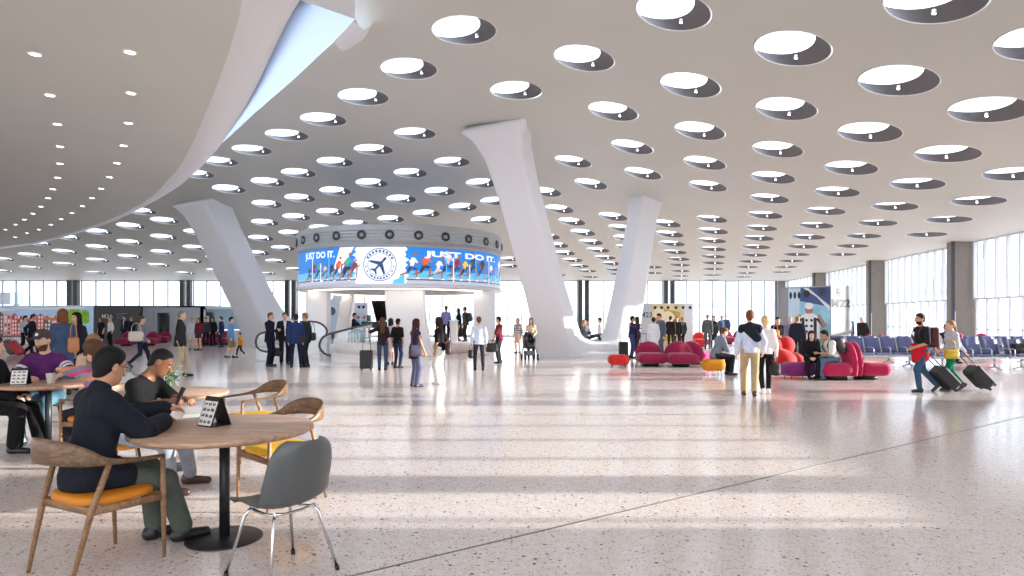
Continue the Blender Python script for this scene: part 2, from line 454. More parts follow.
# ================================================================ ceiling with its round openings
def Hf(x, y):
    sx = 1.0 if x < 0 else math.exp(-(x / 10.0) ** 1.6)
    t = min(1, max(0, (y - 24) / 34.0)); sy = 1 - t * t * (3 - 2 * t)
    return 3.4 + 3.3 * sx * sy
def ceil_at(px, py):
    dz = HZ - py; h = 5.0
    for _ in range(60):
        y = F * h / dz; h = 0.5 * h + 0.5 * Hf((px - CX) / F * y, y)
    y = F * h / dz
    return V((X_at(px, y), y, CZ + h))
SKY = """464,30.5,64 409,69,56 363.5,97,50 323.5,119.5,45 287,135,42 415,133.5,41 673,12,74 584,58.5,61 516,90.5,52 690,85.5,59 613,111.5,50 699.5,131,49 632,147,41
935,0,92 792,49,72 898,81,72 1040,43,66 786,109,56 989,110,70 869.5,132.5,57 777.5,149.5,46 252,150,37 373.5,149.5,39 452,162,35 335,162,35 298.5,173,33 410.5,173,33 372,183,31 268,182,33
482,183,33 335.5,191,30 440,191.5,29 300,198,28 401.5,199,28 365.5,206,27 463,207,26 267,204,26 330.5,212,25 426.5,213.5,25 296.5,217,24 391,219,24 484,220,25 265,222.5,24 322,228,21 356,223.5,21
291.5,233,22 261,238,20 283,248,19 276,261,17 295.5,269,14 267,273.5,14 495,201,24 258,253,17 509,259,14 509,266,13 220,161.5,32 197,174,30 229,189,30 141,211,24 165,220.5,25 131,226,26
98,231.5,25 197,232,24 67,237,22 38,243,21 130,242,22 164,237,22 99,247,21 65,251.5,20 31,255,22 2,259,20 195,247.5,20 130,256.5,21 163,252,20 98,260,20 65,264,21 31,267.5,20 3,271,18 191,261,18
127,269,19 159,265,19 96,272.5,19 185,273,14 216,270,14 217,257,16 254,252,17 629.5,147.5,0 573,161.5,37 704.5,163,40 643,173.5,37 591,184,33 708,186,36 546,192,26 559.5,209,26 613,216.5,26
666,223.5,23 712,219,28 572,221.5,25 622,228,24 669.5,234,23 713,231,26 583,232.5,22 626,238,20 672,243.5,21 712,240.5,24 548,236.5,20 591,242,20 674.5,252,20 713,249,20 557,245,17 598,250,20
678,259,18 713,256.5,19 564.5,253,18 605,257.5,18 679.5,265,17 713,263,18 572.5,260,16 611.5,263.5,16 680,271,17 713,269,17 579,266,15 615,269.5,14 679.5,276,16 712,275,16 587,271,13 618,274,13
680,280,15 711.5,280,16 590,277,13 627.5,247,16 652,267,12 653,273,12 557,275,12 773,177.5,40 769.5,198.5,35 765,215,31 761.5,228,28 758.5,238,25 756,247,23 754,255,20 750,261.5,19 747,267,17
746,273,18 743,277,15 947.5,154,57 851,168,47 1016,174,56 917.5,184,47 837,192,39 978.5,201,47 895,206.5,40 825.5,211,35 949,219.5,40 877.5,223,34 816,225.5,31 927,234.5,36 863.5,236,31 808.5,237,27
852.5,246,26 802.5,246.5,24 842,254.5,23 796,254.5,21 791,261,20 785.5,267,18 781,272,17"""
holes = []
for tok in SKY.split():
    px, py, wd = map(float, tok.split(','))
    if wd == 0: continue
    c = ceil_at(px, py)
    ra = 0.5 * wd * c.y / F
    holes.append((px, py, c, 0.5 * (0.76 + min(1.0, max(0.55, ra))) if c.y < 30 else 0.76))
# soffit and its rim
HS = 4.0
def on_h(px, py, h):
    y = F * h / (HZ - py); return V((X_at(px, y), y, CZ + h))
inner_px = [(252, -120), (248, -50), (242, 0), (235, 32), (222, 72), (207, 110), (192, 144), (180, 166), (167, 181), (150, 198), (118, 216), (80, 230), (40, 241), (0, 247), (-40, 254)]
outer_px = [(372, -120), (330, -50), (300, 0), (288, 20), (271, 55), (248, 102), (221, 144), (208, 160), (190, 177), (168, 193), (120, 217.4), (82, 231), (41, 242), (0, 248.5), (-40, 255.5)]
def smooth_curve(pts, k=5):
    out = []
    for i in range(len(pts) - 1):
        p0, p1, p2, p3 = pts[max(i - 1, 0)], pts[i], pts[i + 1], pts[min(i + 2, len(pts) - 1)]
        for j in range(k):
            t = j / k
            out.append(0.5 * ((2 * p1) + (p2 - p0) * t + (2 * p0 - 5 * p1 + 4 * p2 - p3) * t * t + (3 * p1 - p0 - 3 * p2 + p3) * t ** 3))
    return out + [pts[-1]]
E_in = smooth_curve([on_h(x, y, HS) for x, y in inner_px])
E_out = smooth_curve([on_h(x, y, HS + 0.38) for x, y in outer_px])
E_top = []
mb = MB()
n = len(E_in)
near0 = V((-1.6, -7, CZ + HS)); far0 = V((-66, 44, CZ + HS))
mb.add([*E_in, far0, V((-66, -7, CZ + HS)), near0], [tuple(range(n + 3))])
sof = mb.build('ceiling_soffit', M_SOFFIT); tag(sof, kind='structure')
mb = MB(); rings = []
for a, b in zip(E_in, E_out):
    row = []
    for k in range(7):                                   # rounded lip from the soffit up to the outer edge
        t = k / 6; p = a.lerp(b, t); p.z = a.z + (b.z - a.z) * (t ** 1.8); row.append(p)
    out = (b - a); out.z = 0
    row.append(b + V((0, 0, 0.5)))
    rings.append(row)
m_ = 8
mb.add([p for r in rings for p in r], [(i * m_ + k, i * m_ + k + 1, (i + 1) * m_ + k + 1, (i + 1) * m_ + k) for i in range(n - 1) for k in range(m_ - 1)], 0, True)
tag(mb.build('trim_soffit_rim', M_WHITE), kind='structure')
# white flank from rim to ceiling, made translucent for added brightness, and its rounded end
fl_out = [on_h(x, y, HS + 0.38) for x, y in ((300, 0), (288, 20), (271, 55), (248, 102), (221, 144))]
fl_top = [on_h(355, 19, 6.1), on_h(334, 41, 6.1), on_h(293, 80, 6.4), on_h(256, 112, 6.6), ceil_at(220.5, 144.5)]
A = smooth_curve(fl_out, 4); B = smooth_curve(fl_top, 4)
mb = MB(); rows = []
for a, b in zip(A, B): rows.append([a.lerp(b, t / 4) + V((0, 0, 0.25 * math.sin(PI * t / 4))) * 0 for t in range(5)])
mb.add([p for r in rows for p in r], [(i * 5 + k, i * 5 + k + 1, (i + 1) * 5 + k + 1, (i + 1) * 5 + k) for i in range(len(rows) - 1) for k in range(4)], 0, True)
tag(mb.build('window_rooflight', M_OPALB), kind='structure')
cap0 = smooth_curve([on_h(355, 19, 6.1), on_h(345, 30, 6.1), on_h(334, 41, 6.1)], 3)
cap1 = smooth_curve([ceil_at(372, 24), ceil_at(364, 38), ceil_at(350, 46)], 3)
mb = MB(); rows = [[a.lerp(b, t / 4) - V((0, 0, 0.18 * math.sin(PI * t / 4))) for t in range(5)] for a, b in zip(cap0, cap1)]
mb.add([p for r in rows for p in r], [(i * 5 + k, i * 5 + k + 1, (i + 1) * 5 + k + 1, (i + 1) * 5 + k) for i in range(len(rows) - 1) for k in range(4)], 0, True)
# upstand from the flank's upper edge to the ceiling, and from the near rim to the ceiling
up = [*B[4:]]
up1 = [V((p.x + 0.05, p.y + 0.1, CZ + Hf(p.x, p.y) + 0.02)) for p in up]
mb.add([*up, *up1], [(i, i + 1, len(up) + i + 1, len(up) + i) for i in range(len(up) - 1)], 0, True)
e0 = [on_h(355, 19, 6.1), fl_out[0], *[on_h(x, y, HS + 0.38) for x, y in ((330, -50), (372, -120))], V((-1.2, -7, CZ + HS + .38))]
e1 = [V((p.x, p.y, CZ + Hf(p.x, p.y) + 0.05)) for p in e0]
mb.add([*e0, *e1], [(i, i + 1, len(e0) + i + 1, len(e0) + i) for i in range(len(e0) - 1)])
tag(mb.build('trim_rooflight_end', M_WHITE), kind='structure')

def wallx(y): return 20.8 + 0.122 * (y - 29.5)
cb = [ceil_at(350, 46), ceil_at(334, 41.5), ceil_at(293, 80), ceil_at(256, 112), ceil_at(220, 145)]
bound = [V((wallx(-7) + .4, -7, 0)), V((wallx(57.4) + .4, 57.4, 0)), V((-66, 57.4, 0)), V((-66, 21, 0)), V((-14, 21, 0)), *[V((p.x, p.y, 0)) for p in cb[::-1]], V((e0[0].x, e0[0].y, 0)),
         V((fl_out[0].x, fl_out[0].y, 0)), V((e0[2].x, e0[2].y, 0)), V((e0[3].x, e0[3].y, 0)), V((-1.2, -7, 0))]
bound = [V((p.x, p.y)) for p in bound]
bl = []
for i, p in enumerate(bound):
    q = bound[(i + 1) % len(bound)]; k = max(1, int((q - p).length / 2))
    bl += [p.lerp(q, j / k) for j in range(k)]
def inside(p, poly):
    c = False; j = len(poly) - 1
    for i in range(len(poly)):
        a, b = poly[i], poly[j]
        if (a.y > p.y) != (b.y > p.y) and p.x < (b.x - a.x) * (p.y - a.y) / (b.y - a.y) + a.x: c = not c
        j = i
    return c
NS = 32
pts = list(bl); loops = [list(range(len(bl)))]; kept = []
for px, py, c, r in holes:
    c2 = V((c.x, c.y))
    ring = [c2 + V((r * math.cos(2 * PI * k / NS), r * math.sin(2 * PI * k / NS))) for k in range(NS)]
    if not all(inside(p, bound) for p in ring): continue
    if any((c2 - V((o[2].x, o[2].y))).length < r + o[3] + 0.05 for o in kept): continue
    kept.append((px, py, c, r)); loops.append(list(range(len(pts), len(pts) + NS))); pts += ring
gx = -64.0
while gx < 25:
    gy = -6.0
    while gy < 57:
        p = V((gx + 0.013, gy + 0.017))
        if inside(p, bound) and all((p - V((o[2].x, o[2].y))).length > o[3] + 0.25 for o in kept): pts.append(p)
        gy += 1.5
    gx += 1.5
edges = [(l[i], l[(i + 1) % len(l)]) for l in loops for i in range(len(l))]
vo, eo, fo, *_ = geometry.delaunay_2d_cdt(pts, edges, [], 0, 1e-5)
cen = np.array([[o[2].x, o[2].y, o[3]] for o in kept])
mb = MB(); fs = []
for f in fo:
    c = sum((vo[i] for i in f), V((0, 0))) / len(f)
    if not inside(c, bound): continue
    if (((cen[:, 0] - c.x) ** 2 + (cen[:, 1] - c.y) ** 2) < (cen[:, 2] * 0.99) ** 2).any(): continue
    fs.append(tuple(f))
mb.add([V((p.x, p.y, CZ + Hf(p.x, p.y))) for p in vo], fs, 0, True)
ce = mb.build('ceiling', M_CEIL); tag(ce, kind='structure')

# ---------------------------------------------------------------- the skylights
DH, DX = 0.17, -0.50
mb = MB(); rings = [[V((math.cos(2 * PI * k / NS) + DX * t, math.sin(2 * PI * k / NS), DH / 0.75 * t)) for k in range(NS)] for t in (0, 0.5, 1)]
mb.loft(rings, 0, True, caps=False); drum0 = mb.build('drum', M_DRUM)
mb = MB(); mb.tube([V((math.cos(2 * PI * k / NS) * 1.0, math.sin(2 * PI * k / NS), -0.004)) for k in range(NS)], (0.017, 0.012), 6, closed=True); rim0 = mb.build('rim', M_RIM)
mb = MB(); mb.add(rings[2], [tuple(range(NS))]); dif0 = mb.build('diffuser', M_OPAL)
mb = MB(); mb.tube([V((0.36, 0.62, 0.17)), V((0.36, 0.60, 0.07))], 0.05, 12); mb.add([V((0.36 + 0.042 * math.cos(2 * PI * k / 12), 0.60 + 0.042 * math.sin(2 * PI * k / 12), 0.068)) for k in range(12)], [tuple(range(12))], 1)
spot0 = mb.build('spot_lamp', [M_RIM, M_LAMP])
tiers = []
for o in sorted(kept, key=lambda o: o[1]):
    if not tiers or (len(tiers[-1]) >= 10 and o[1] - tiers[-1][-1][1] > 0.4) or len(tiers[-1]) >= 13: tiers.append([])
    tiers[-1].append(o)
nsky = 0
for ti, tier in enumerate(tiers):
    size = 'large' if ti < 2 else 'mid-sized' if ti < 5 else 'small' if ti < 9 else 'tiny far'
    for oi, (px, py, c, r) in enumerate(sorted(tier, key=lambda o: o[0])):
        e = 0.2; gxn = (Hf(c.x + e, c.y) - Hf(c.x - e, c.y)) / (2 * e); gyn = (Hf(c.x, c.y + e) - Hf(c.x, c.y - e)) / (2 * e)
        root = empty('skylight', c); zax = V((-gxn, -gyn, 1)).normalized(); xax = V((1, 0, gxn)).normalized(); yax = zax.cross(xax)
        root.rotation_euler = Matrix((xax, yax, zax)).transposed().to_euler(); root.scale = (r, r, 0.75)
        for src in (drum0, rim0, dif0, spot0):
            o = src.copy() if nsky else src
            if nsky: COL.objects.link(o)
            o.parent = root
        tag(root, f'{size} round skylight, {ORD[oi]} from left in the {ORD[ti]} tier down the ceiling', 'skylight', 'round skylights in the ceiling')
        nsky += 1
print('skylights', nsky, 'of', len(holes))

# ---------------------------------------------------------------- downlights in the soffit
DL = [(35, 54), (130, 52), (50, 95), (131, 93), (57.5, 124), (128.5, 123), (60, 146.5), (123.5, 145.5), (60, 163.5), (117, 163), (57.5, 177.5), (109.5, 177), (53, 189), (101, 188.5), (48, 198), (92, 198), (41, 206.5), (82.5, 206), (33, 213.5), (72, 213), (24.5, 219.5), (61, 219), (15.5, 224.5), (51, 224.5), (5.5, 229.5), (39, 229.5), (27, 233), (15, 237)]
mb = MB(); mb.lathe([(0.10, 0.03), (0.10, -0.012), (0.075, -0.012), (0.07, 0.0)], 20, caps=False); dt0 = mb.build('trim_ring', M_RIM)
mb = MB(); mb.add([V((0.072 * math.cos(2 * PI * k / 20), 0.072 * math.sin(2 * PI * k / 20), -0.004)) for k in range(20)], [tuple(range(20))]); dl0 = mb.build('lens', M_LAMP)
for i, (px, py) in enumerate(DL):
    p = on_h(px, py, HS)
    root = empty('downlight', p)
    sc = 1.0
    root.scale = (sc, sc, 1)
    for src in (dt0, dl0):
        o = src.copy() if i else src
        if i: COL.objects.link(o)
        o.parent = root
    outer = i % 2 == 1 if i < 26 else True
    k = i // 2 if i < 26 else i - 13
    tag(root, f'soffit downlight, {ORD[k]} from the near end, row {"nearer" if outer else "farther from"} the white rim', 'downlight', 'downlights in the grey soffit')

# ================================================================ window walls
WY = 57.0; WTOP = CZ + Hf(10, 58) + 0.02
colpx = [-140, -30, 76, 188, 292, 397, 488, 583, 668, 783]
colx = [X_at(p, WY) for p in colpx]
for i, x in enumerate(colx[:-1]):
    root = empty('steel_column', (x, WY - 0.35, 0))
    for s in (-1, 1):
        mb = MB(); mb.box((s * 0.29, 0, WTOP / 2), (0.36, 0.45, WTOP)); bevel(mb.build('flange', M_STEEL, root), 0.02)
    where = ['beyond the mural wall at far left', 'behind the left part of the mural wall', 'behind the right end of the mural wall', 'behind the grey kiosk with the dark doorway', 'behind the group in dark suits',
             'behind the round screen drum', 'behind the right pier of the screen drum', 'just right of the leaning arm of the V column', 'above the poster wall with round lamps'][i]
    tag(root, f'dark twin steel column of the far window wall, {where}', 'column', 'steel columns of the far window wall')
for i in range(len(colx) - 1):
    x0, x1 = colx[i] + 0.5, colx[i + 1] - 0.5
    root = empty(f'window_{i + 1}', ((x0 + x1) / 2, WY, 0)); tag(root, kind='structure'); hw = (x1 - x0) / 2
    mb = MB(); k = max(1, round((x1 - x0) / 1.23))
    for j in range(k + 1):
        mb.box((-hw + (x1 - x0) * j / k, 0, WTOP / 2), (0.065, 0.16, WTOP))
    mb.box((0, 0.0, 2.7), (x1 - x0, 0.14, 0.05)); mb.box((0, 0, 0.05), (x1 - x0, 0.2, 0.1)); mb.box((0, 0, WTOP - 0.04), (x1 - x0, 0.2, 0.08))
    tag(mb.build('window_frame', M_MULL, root), kind='structure')
    mb = MB(); mb.box((0, 0.02, WTOP / 2), (x1 - x0, 0.02, WTOP)); tag(mb.build('pane', M_GLASS, root), kind='structure')
# right wall: broad clad columns, pale fins
ccy = [57.4, 47.6, 38.2, 29.5, 20.7, 11.9]
rzw = -math.atan(0.122)
for i, y in enumerate(ccy):
    x = wallx(y); top = CZ + Hf(x, y) + 0.05
    root = empty('clad_column', (x - 0.15, y, 0), rzw)
    mb = MB(); mb.box((0.1, 0, top / 2), (1.05, 0.62, top)); bevel(mb.build('cladding', M_CONC, root), 0.02)
    mb = MB(); mb.box((-0.46, -0.3, top / 2), (0.12, 0.1, top)); mb.build('corner_trim', M_STEEL, root)
    mb = MB(); mb.box((-0.38, -0.32, 0.6), (0.03, 0.04, 2.6)); mb.build('light_strip', M_RIM, root)
    where = ['farthest of them, behind the red seats by the poster box', 'rising behind the poster box marked M22', 'rising behind the far end of the blue seats', 'widest in view, behind the couple with wheeled cases', 'just outside the right edge', 'nearest of them, beside the solid wall'][i]
    tag(root, f'broad grey brown clad column by the right window wall, {where}', 'column', 'clad columns of the right window wall')
for i in range(5):
    y1, y0 = ccy[i] - 0.5, ccy[i + 1] + 0.5
    ym = (y0 + y1) / 2; L = y1 - y0; top = CZ + Hf(wallx(ym), ym)
    root = empty(f'window_{20 + i}', (wallx(ym) + 0.25, ym, 0), rzw); tag(root, kind='structure')
    mb = MB(); k = round(L / 0.78)
    for j in range(k + 1):
        yy = -L / 2 + L * j / k
        mb.box((-0.02, yy, (top + 2.45) / 2), (0.16, 0.07, top - 2.45)); mb.box((0.05, yy, 1.25), (0.1, 0.05, 2.5))
    mb.box((0.03, 0, 2.45), (0.3, L, 0.07)); mb.box((0.05, 0, 0.06), (0.16, L, 0.12)); mb.box((0.05, 0, top - 0.04), (0.2, L, 0.08)); mb.box((0.05, 0, 1.1), (0.06, L, 0.04))
    tag(mb.build('window_frame', M_FIN, root), kind='structure')
    mb = MB(); mb.box((0.07, 0, top / 2), (0.02, L, top)); tag(mb.build('pane', M_GLASS, root), kind='structure')
# unseen near right wall, shaped to keep low sun off the floor: solid up to 2.7 m, glazed above; solid all the way up behind the viewer
SILL = 2.75
def wall_run(name, y0, y1, z0, z1, m=M_WHITE, off=0.35, th=0.3):
    mb = MB(); ym = (y0 + y1) / 2
    mb.box((wallx(ym) + off, ym, (z0 + z1) / 2), (th, (y1 - y0) * 1.0075, z1 - z0), rzw)
    return tag(mb.build(name, m), kind='structure')
wall_run('wall_right', 4.75, 11.6, 0, SILL)
wall_run('wall_right', -7, 4.75, 0, CZ + 3.75)
root = empty('window_30', (wallx(8.2) + 0.3, 8.2, 0), rzw); tag(root, kind='structure'); ztop = CZ + 3.65
mb = MB()
for j in range(-3, 4): mb.box((0, j * 1.1, (SILL + ztop) / 2), (0.2, 0.08 if j != -2 else 0.62, ztop - SILL))
mb.box((0, 0, ztop - 0.04), (0.2, 6.9, 0.08)); tag(mb.build('window_frame', M_FIN, root), kind='structure')
mb = MB(); mb.box((0, 0, (SILL + ztop) / 2), (0.02, 6.9, ztop - SILL)); tag(mb.build('pane', M_GLASS, root), kind='structure')

# ================================================================ sculpted white columns
def paint_none(c): return np.zeros(len(c))
s = Solid()
s.u(beam((2.22, 27.0, -0.3), (-0.45, 22.4, 8.6), [(0, 0.86, 0.85), (0.19, 0.73, 0.72), (0.35, 0.68, 0.62), (0.75, 0.66, 0.62), (0.88, 0.72, 0.68), (0.95, 0.92, 0.8), (1, 1.25, 0.95)], (1, -0.35, 0), 0.12), 0.05)
s.u(beam((4.45, 27.3, -0.3), (6.2, 29.2, 7.6), [(0, 0.62, 0.65), (0.3, 0.54, 0.55), (0.8, 0.5, 0.5), (1, 0.66, 0.6)], (1, 0.5, 0), 0.08), 0.5)
s.u(rbox((3.1, 27.0, 0.0), (1.7, 0.9, 0.60), 0.25), 0.6)
s.u(rbox((3.1, 27.0, 0.0), (1.85, 1.05, 0.10), 0.05), 0.1)
vcol = solid_obj('sculpted_column', s, 0.075, M_WHITE)
tag(vcol, 'large white V-shaped sculpted column standing right of the round screen drum', 'column')
s = Solid()
s.u(beam((-14.0, 38.0, -0.3), (-16.3, 33.6, 8.0), [(0, 1.15, 1.0), (0.35, 0.95, 0.8), (0.8, 0.86, 0.8), (0.93, 0.95, 0.85), (1, 1.3, 1.0)], (1, -0.4, 0), 0.12), 0.05)
s.u(rbox((-12.9, 38.3, 0.2), (2.2, 1.0, 0.8), 0.3), 1.3)
s.u(beam((-11.6, 38.6, -0.3), (-9.6, 44.0, 7.4), [(0, 0.8, 0.7), (0.4, 0.55, 0.5), (1, 0.6, 0.6)], (1, 0.4, 0), 0.1), 0.8)
tag(solid_obj('sculpted_column', s, 0.09, M_WHITE), 'white leaning sculpted column left of the round screen drum, behind the suited group', 'column')

# ================================================================ round drum with the screen
RX, RY, RR = -5.2, 30.2, 4.62
Z0, Z1, Z2 = 2.84, 4.46, 5.36
drum = empty('screen_drum', (RX, RY, 0))
tag(drum, 'round drum with a wrap-around advertising screen under a grey steel band', 'screen')
M_BAND = mat('band_steel', (178, 180, 182), 0.4, 0.2, vary=0.04, scale=2)
NR = 96
mb = MB()
prof = [(RR + 0.02, Z1 - 0.03), (RR + 0.12, Z1 + 0.02), (RR + 0.12, Z1 + 0.1)]
for k in range(5): prof += [(RR + 0.10, Z1 + 0.1 + k * 0.13), (RR + 0.10, Z1 + 0.2 + k * 0.13), (RR + 0.085, Z1 + 0.215 + k * 0.13), (RR + 0.085, Z1 + 0.225 + k * 0.13)]
prof += [(RR + 0.1, Z2 - 0.05), (RR + 0.02, Z2), (RR - 0.6, Z2), (RR - 0.6, Z1 - 0.03)]
mb.lathe(prof, NR, caps=False); mb.build('steel_band', M_BAND, drum)
mb = MB(); mb.lathe([(RR, Z0 + 0.12), (RR + 0.08, Z0 + 0.08), (RR + 0.08, Z0 - 0.02), (RR - 0.1, Z0 - 0.06), (RR - 1.9, Z0 - 0.02), (RR - 1.9, Z1), (RR - 1.8, Z1)], NR, caps=False); mb.build('soffit_ring', M_WHITE, drum)
mb = MB(); mb.lathe([(RR - 0.5, Z0 - 0.058), (RR - 0.5, Z0 - 0.075), (RR - 0.38, Z0 - 0.07), (RR - 0.38, Z0 - 0.06)], NR, caps=False); mb.build('light_strip', mat('warm_strip', (255, 244, 222), 0.5, vary=0, emit=3.5), drum)
# spots in the band
mb = MB(); mb.lathe([(0.0, 0.03), (0.10, 0.03), (0.15, 0.0), (0.185, 0.0), (0.185, 0.05), (0.145, 0.055), (0.12, 0.02)], 20, caps=False)
M_SPOT = mat('spot_grey', (66, 68, 70), 0.35, 0.5)
sp0 = mb.build('porthole', M_SPOT, drum)
mb = MB(); mb.lathe([(0.0, 0.075), (0.055, 0.07), (0.095, 0.04), (0.1, 0.02)], 16, caps=False); sl0 = mb.build('lens', mat('spot_lens', (150, 152, 154), 0.15, 0.3), sp0)
th0 = math.atan2(X_at(418.5, 26) - RX, RY - 25.45)
for i in range(26):
    th = -0.05 + (i - 13) * 2 * PI / 26 + 0.12
    o = sp0.copy() if i else sp0
    if i:
        COL.objects.link(o); c2 = sl0.copy(); COL.objects.link(c2); c2.parent = o
    o.location = ((RR + 0.09) * math.sin(th), -(RR + 0.09) * math.cos(th), (Z1 + Z2) / 2 + 0.0)
    o.rotation_euler = (PI / 2, 0, th)
# the screen picture
def hit_u(px, py=265):
    dx = (px - CX) / F; A_ = dx * dx + 1; B_ = -2 * (RX * dx + RY); C_ = RX * RX + RY * RY - RR * RR
    disc = B_ * B_ - 4 * A_ * C_
    y = (-B_ - math.sqrt(max(0, disc))) / (2 * A_); x = dx * y
    return math.atan2(x - RX, RY - y) * RR, y
def emis(name, c, e=0.3): return mat(name, c, 0.4, vary=0.05, scale=3, emit=e)
SCR = [emis('scr_blue', (28, 122, 205)), emis('scr_white', (232, 236, 248)), emis('scr_ground', (176, 178, 190)), emis('scr_navy', (38, 66, 104)), emis('scr_orange', (226, 92, 40)), emis('scr_yellow', (232, 196, 70)),
       emis('scr_green', (70, 160, 140)), emis('scr_skin', (150, 100, 78)), emis('scr_dark', (48, 46, 60)), emis('scr_maroon', (130, 50, 64)), emis('scr_sky', (90, 180, 232)), emis('scr_pale', (200, 190, 190))]
def runner(P, u, v, h, top, low, d=1, ph=0.0, lay=2):
    hip = (u, v + 0.5 * h); sh = (u + 0.1 * h * d, v + 0.8 * h)
    P.stroke(hip, sh, 0.065 * h, 0.085 * h, top, lay); P.disc((sh[0] + 0.05 * h * d, sh[1] + 0.13 * h), 0.06 * h, 7, lay, 12)
    k1 = (hip[0] + 0.2 * h * d, hip[1] - 0.12 * h + ph * 0.05); P.stroke(hip, k1, 0.055 * h, 0.045 * h, low, lay); P.stroke(k1, (k1[0] - 0.02 * h * d, v + 0.1 * h), 0.04 * h, 0.025 * h, 7, lay)
    P.stroke((k1[0] - 0.03 * h * d, v + 0.09 * h), (k1[0] + 0.1 * h * d, v + 0.08 * h), 0.03 * h, 0.02 * h, 1, lay)
    k2 = (hip[0] - 0.13 * h * d, v + 0.27 * h); P.stroke(hip, k2, 0.055 * h, 0.045 * h, low, lay); P.stroke(k2, (k2[0] - 0.26 * h * d, v + 0.2 * h), 0.04 * h, 0.025 * h, 7, lay)
    e1 = (sh[0] + 0.12 * h * d, sh[1] - 0.17 * h); P.stroke(sh, e1, 0.035 * h, 0.03 * h, top, lay); P.stroke(e1, (e1[0] + 0.14 * h * d, e1[1] + 0.09 * h), 0.03 * h, 0.02 * h, 7, lay)
    e2 = (sh[0] - 0.16 * h * d, sh[1] - 0.14 * h); P.stroke(sh, e2, 0.035 * h, 0.03 * h, top, lay); P.stroke(e2, (e2[0] + 0.02 * h * d, e2[1] - 0.16 * h), 0.03 * h, 0.02 * h, 7, lay)
P = Pic(); zc = lambda py, px: Z_at(py, hit_u(px)[1])
H0, H1 = Z0 + 0.12, Z1 - 0.02; HH = H1 - H0
ua, ub, uc, ud = hit_u(301)[0], hit_u(357)[0], hit_u(405)[0], hit_u(504)[0]
def strip(u0, u1, v0, v1, mi, lay=1):
    k = max(1, int(abs(u1 - u0) / 0.3))
    for i in range(k): P.rect(u0 + (u1 - u0) * i / k, v0, u0 + (u1 - u0) * (i + 1) / k, v1, mi, lay)
strip(ua - 3.5, ub, H0, H1, 0); strip(ub, uc, H0, H1, 1); strip(uc, ud + 3.5, H0, H1, 0)
for (x, y) in ((ua - 3.5, ub), (uc, ud + 3.5)):
    strip(x, y, H0, H0 + 0.17 * HH, 2, 2); strip(x, y, H0 + 0.10 * HH, H0 + 0.13 * HH, 8, 3); strip(x, y, H0 + 0.17 * HH, H0 + 0.36 * HH, 10, 2)
# torn white edges and paint splash beside the seal
P.poly([(ub - 0.1, H1), (ub - 0.75, H1), (ub - 1.05, H0 + 0.45 * HH), (ub - 0.72, H0 + 0.3 * HH), (ub - 0.45, H0 + 0.62 * HH)], 1, 6)
for k in range(7):
    yy = H0 + HH * k / 7
    P.poly([(ub + 0.02, yy), (ub - 0.08 - 0.05 * (k % 3), yy + 0.09), (ub + 0.02, yy + 0.24)], 1, 6); P.poly([(uc - 0.02, yy), (uc + 0.05 + 0.06 * ((k + 1) % 3), yy + 0.12), (uc - 0.02, yy + 0.24)], 1, 6)
P.poly([(uc - 0.5, H0), (uc, H0), (uc, H0 + 0.42), (uc - 0.16, H0 + 0.36), (uc - 0.26, H0 + 0.2), (uc - 0.42, H0 + 0.16)], 10, 3)
u = hit_u(310)[0]; cols = [(3, 8), (9, 3), (6, 8), (11, 3), (3, 8), (4, 3)]
for i in range(8): runner(P, u + i * 0.36, H0 + 0.08 + 0.05 * (i % 2), 0.76 + 0.12 * (i % 3), *cols[i % 6], 1, i, 3 + i % 2)
runner(P, hit_u(347)[0], H0 + 0.12, 1.15, 6, 8, 1, 1, 5)
u = hit_u(411)[0]
runner(P, u, H0 + 0.14, 1.12, 1, 3, 1, 0, 4); runner(P, hit_u(424)[0], H0 + 0.14, 1.2, 4, 8, 1, 1, 5)
for i, px in enumerate((437, 446, 455, 463, 471, 480, 489, 497)): runner(P, hit_u(px)[0], H0 + 0.12 + 0.04 * (i % 2), 1.02 + 0.14 * ((i * 2) % 3), *[(1, 11), (11, 3), (9, 3), (5, 8), (3, 8), (8, 3), (1, 8)][i % 7], 1, i, 4 + i % 2)
for i, px in enumerate((445, 452, 468, 474, 487, 494, 500, 314, 322, 330)): P.rect(hit_u(px)[0], H0 + 0.1, hit_u(px)[0] + 0.05, H1 - 0.25 * (i % 3) - 0.1, 1 if i % 3 else 10, 7)
tu0, tu1 = hit_u(307.5)[0], hit_u(336)[0]; P.text('JUST DO IT.', tu0, H0 + 0.68 * HH, 1, 8, width=tu1 - tu0, height=0.24 * HH, bold=0.035)
tu0, tu1 = hit_u(424)[0], hit_u(493)[0]; P.text('JUST DO IT.', tu0, H0 + 0.70 * HH, 1, 8, width=tu1 - tu0, height=0.21 * HH, bold=0.045)
# the round airport seal
sc_ = (hit_u(380)[0], (H0 + H1) / 2 + 0.02); r1 = 0.66
P.ring(sc_, r1 - 0.028, r1, 3, 3); P.ring(sc_, r1 * 0.70, r1 * 0.70 + 0.018, 3, 3)
for k in range(9):
    a = math.radians(150 - k * 15); P.ring(sc_, r1 * 0.77, r1 * 0.90, 3, 3, 3, a - 0.09, a + 0.05)
for k in range(6):
    a = math.radians(237 + k * 13); P.ring(sc_, r1 * 0.78, r1 * 0.89, 3, 3, 3, a - 0.08, a + 0.05)
for a in (-8, -28, 188, 208, -48, 228): P.disc((sc_[0] + r1 * 0.83 * math.cos(math.radians(a)), sc_[1] + r1 * 0.83 * math.sin(math.radians(a))), 0.035, 3, 3, 5)
ax = math.radians(48); ca, sa = math.cos(ax), math.sin(ax)
def pl(pts): return [(sc_[0] + x * ca - y * sa, sc_[1] + x * sa + y * ca) for x, y in pts]
P.poly(pl([(0.40, 0), (0.34, 0.05), (-0.33, 0.035), (-0.36, 0), (-0.33, -0.035), (0.34, -0.05)]), 3, 4)
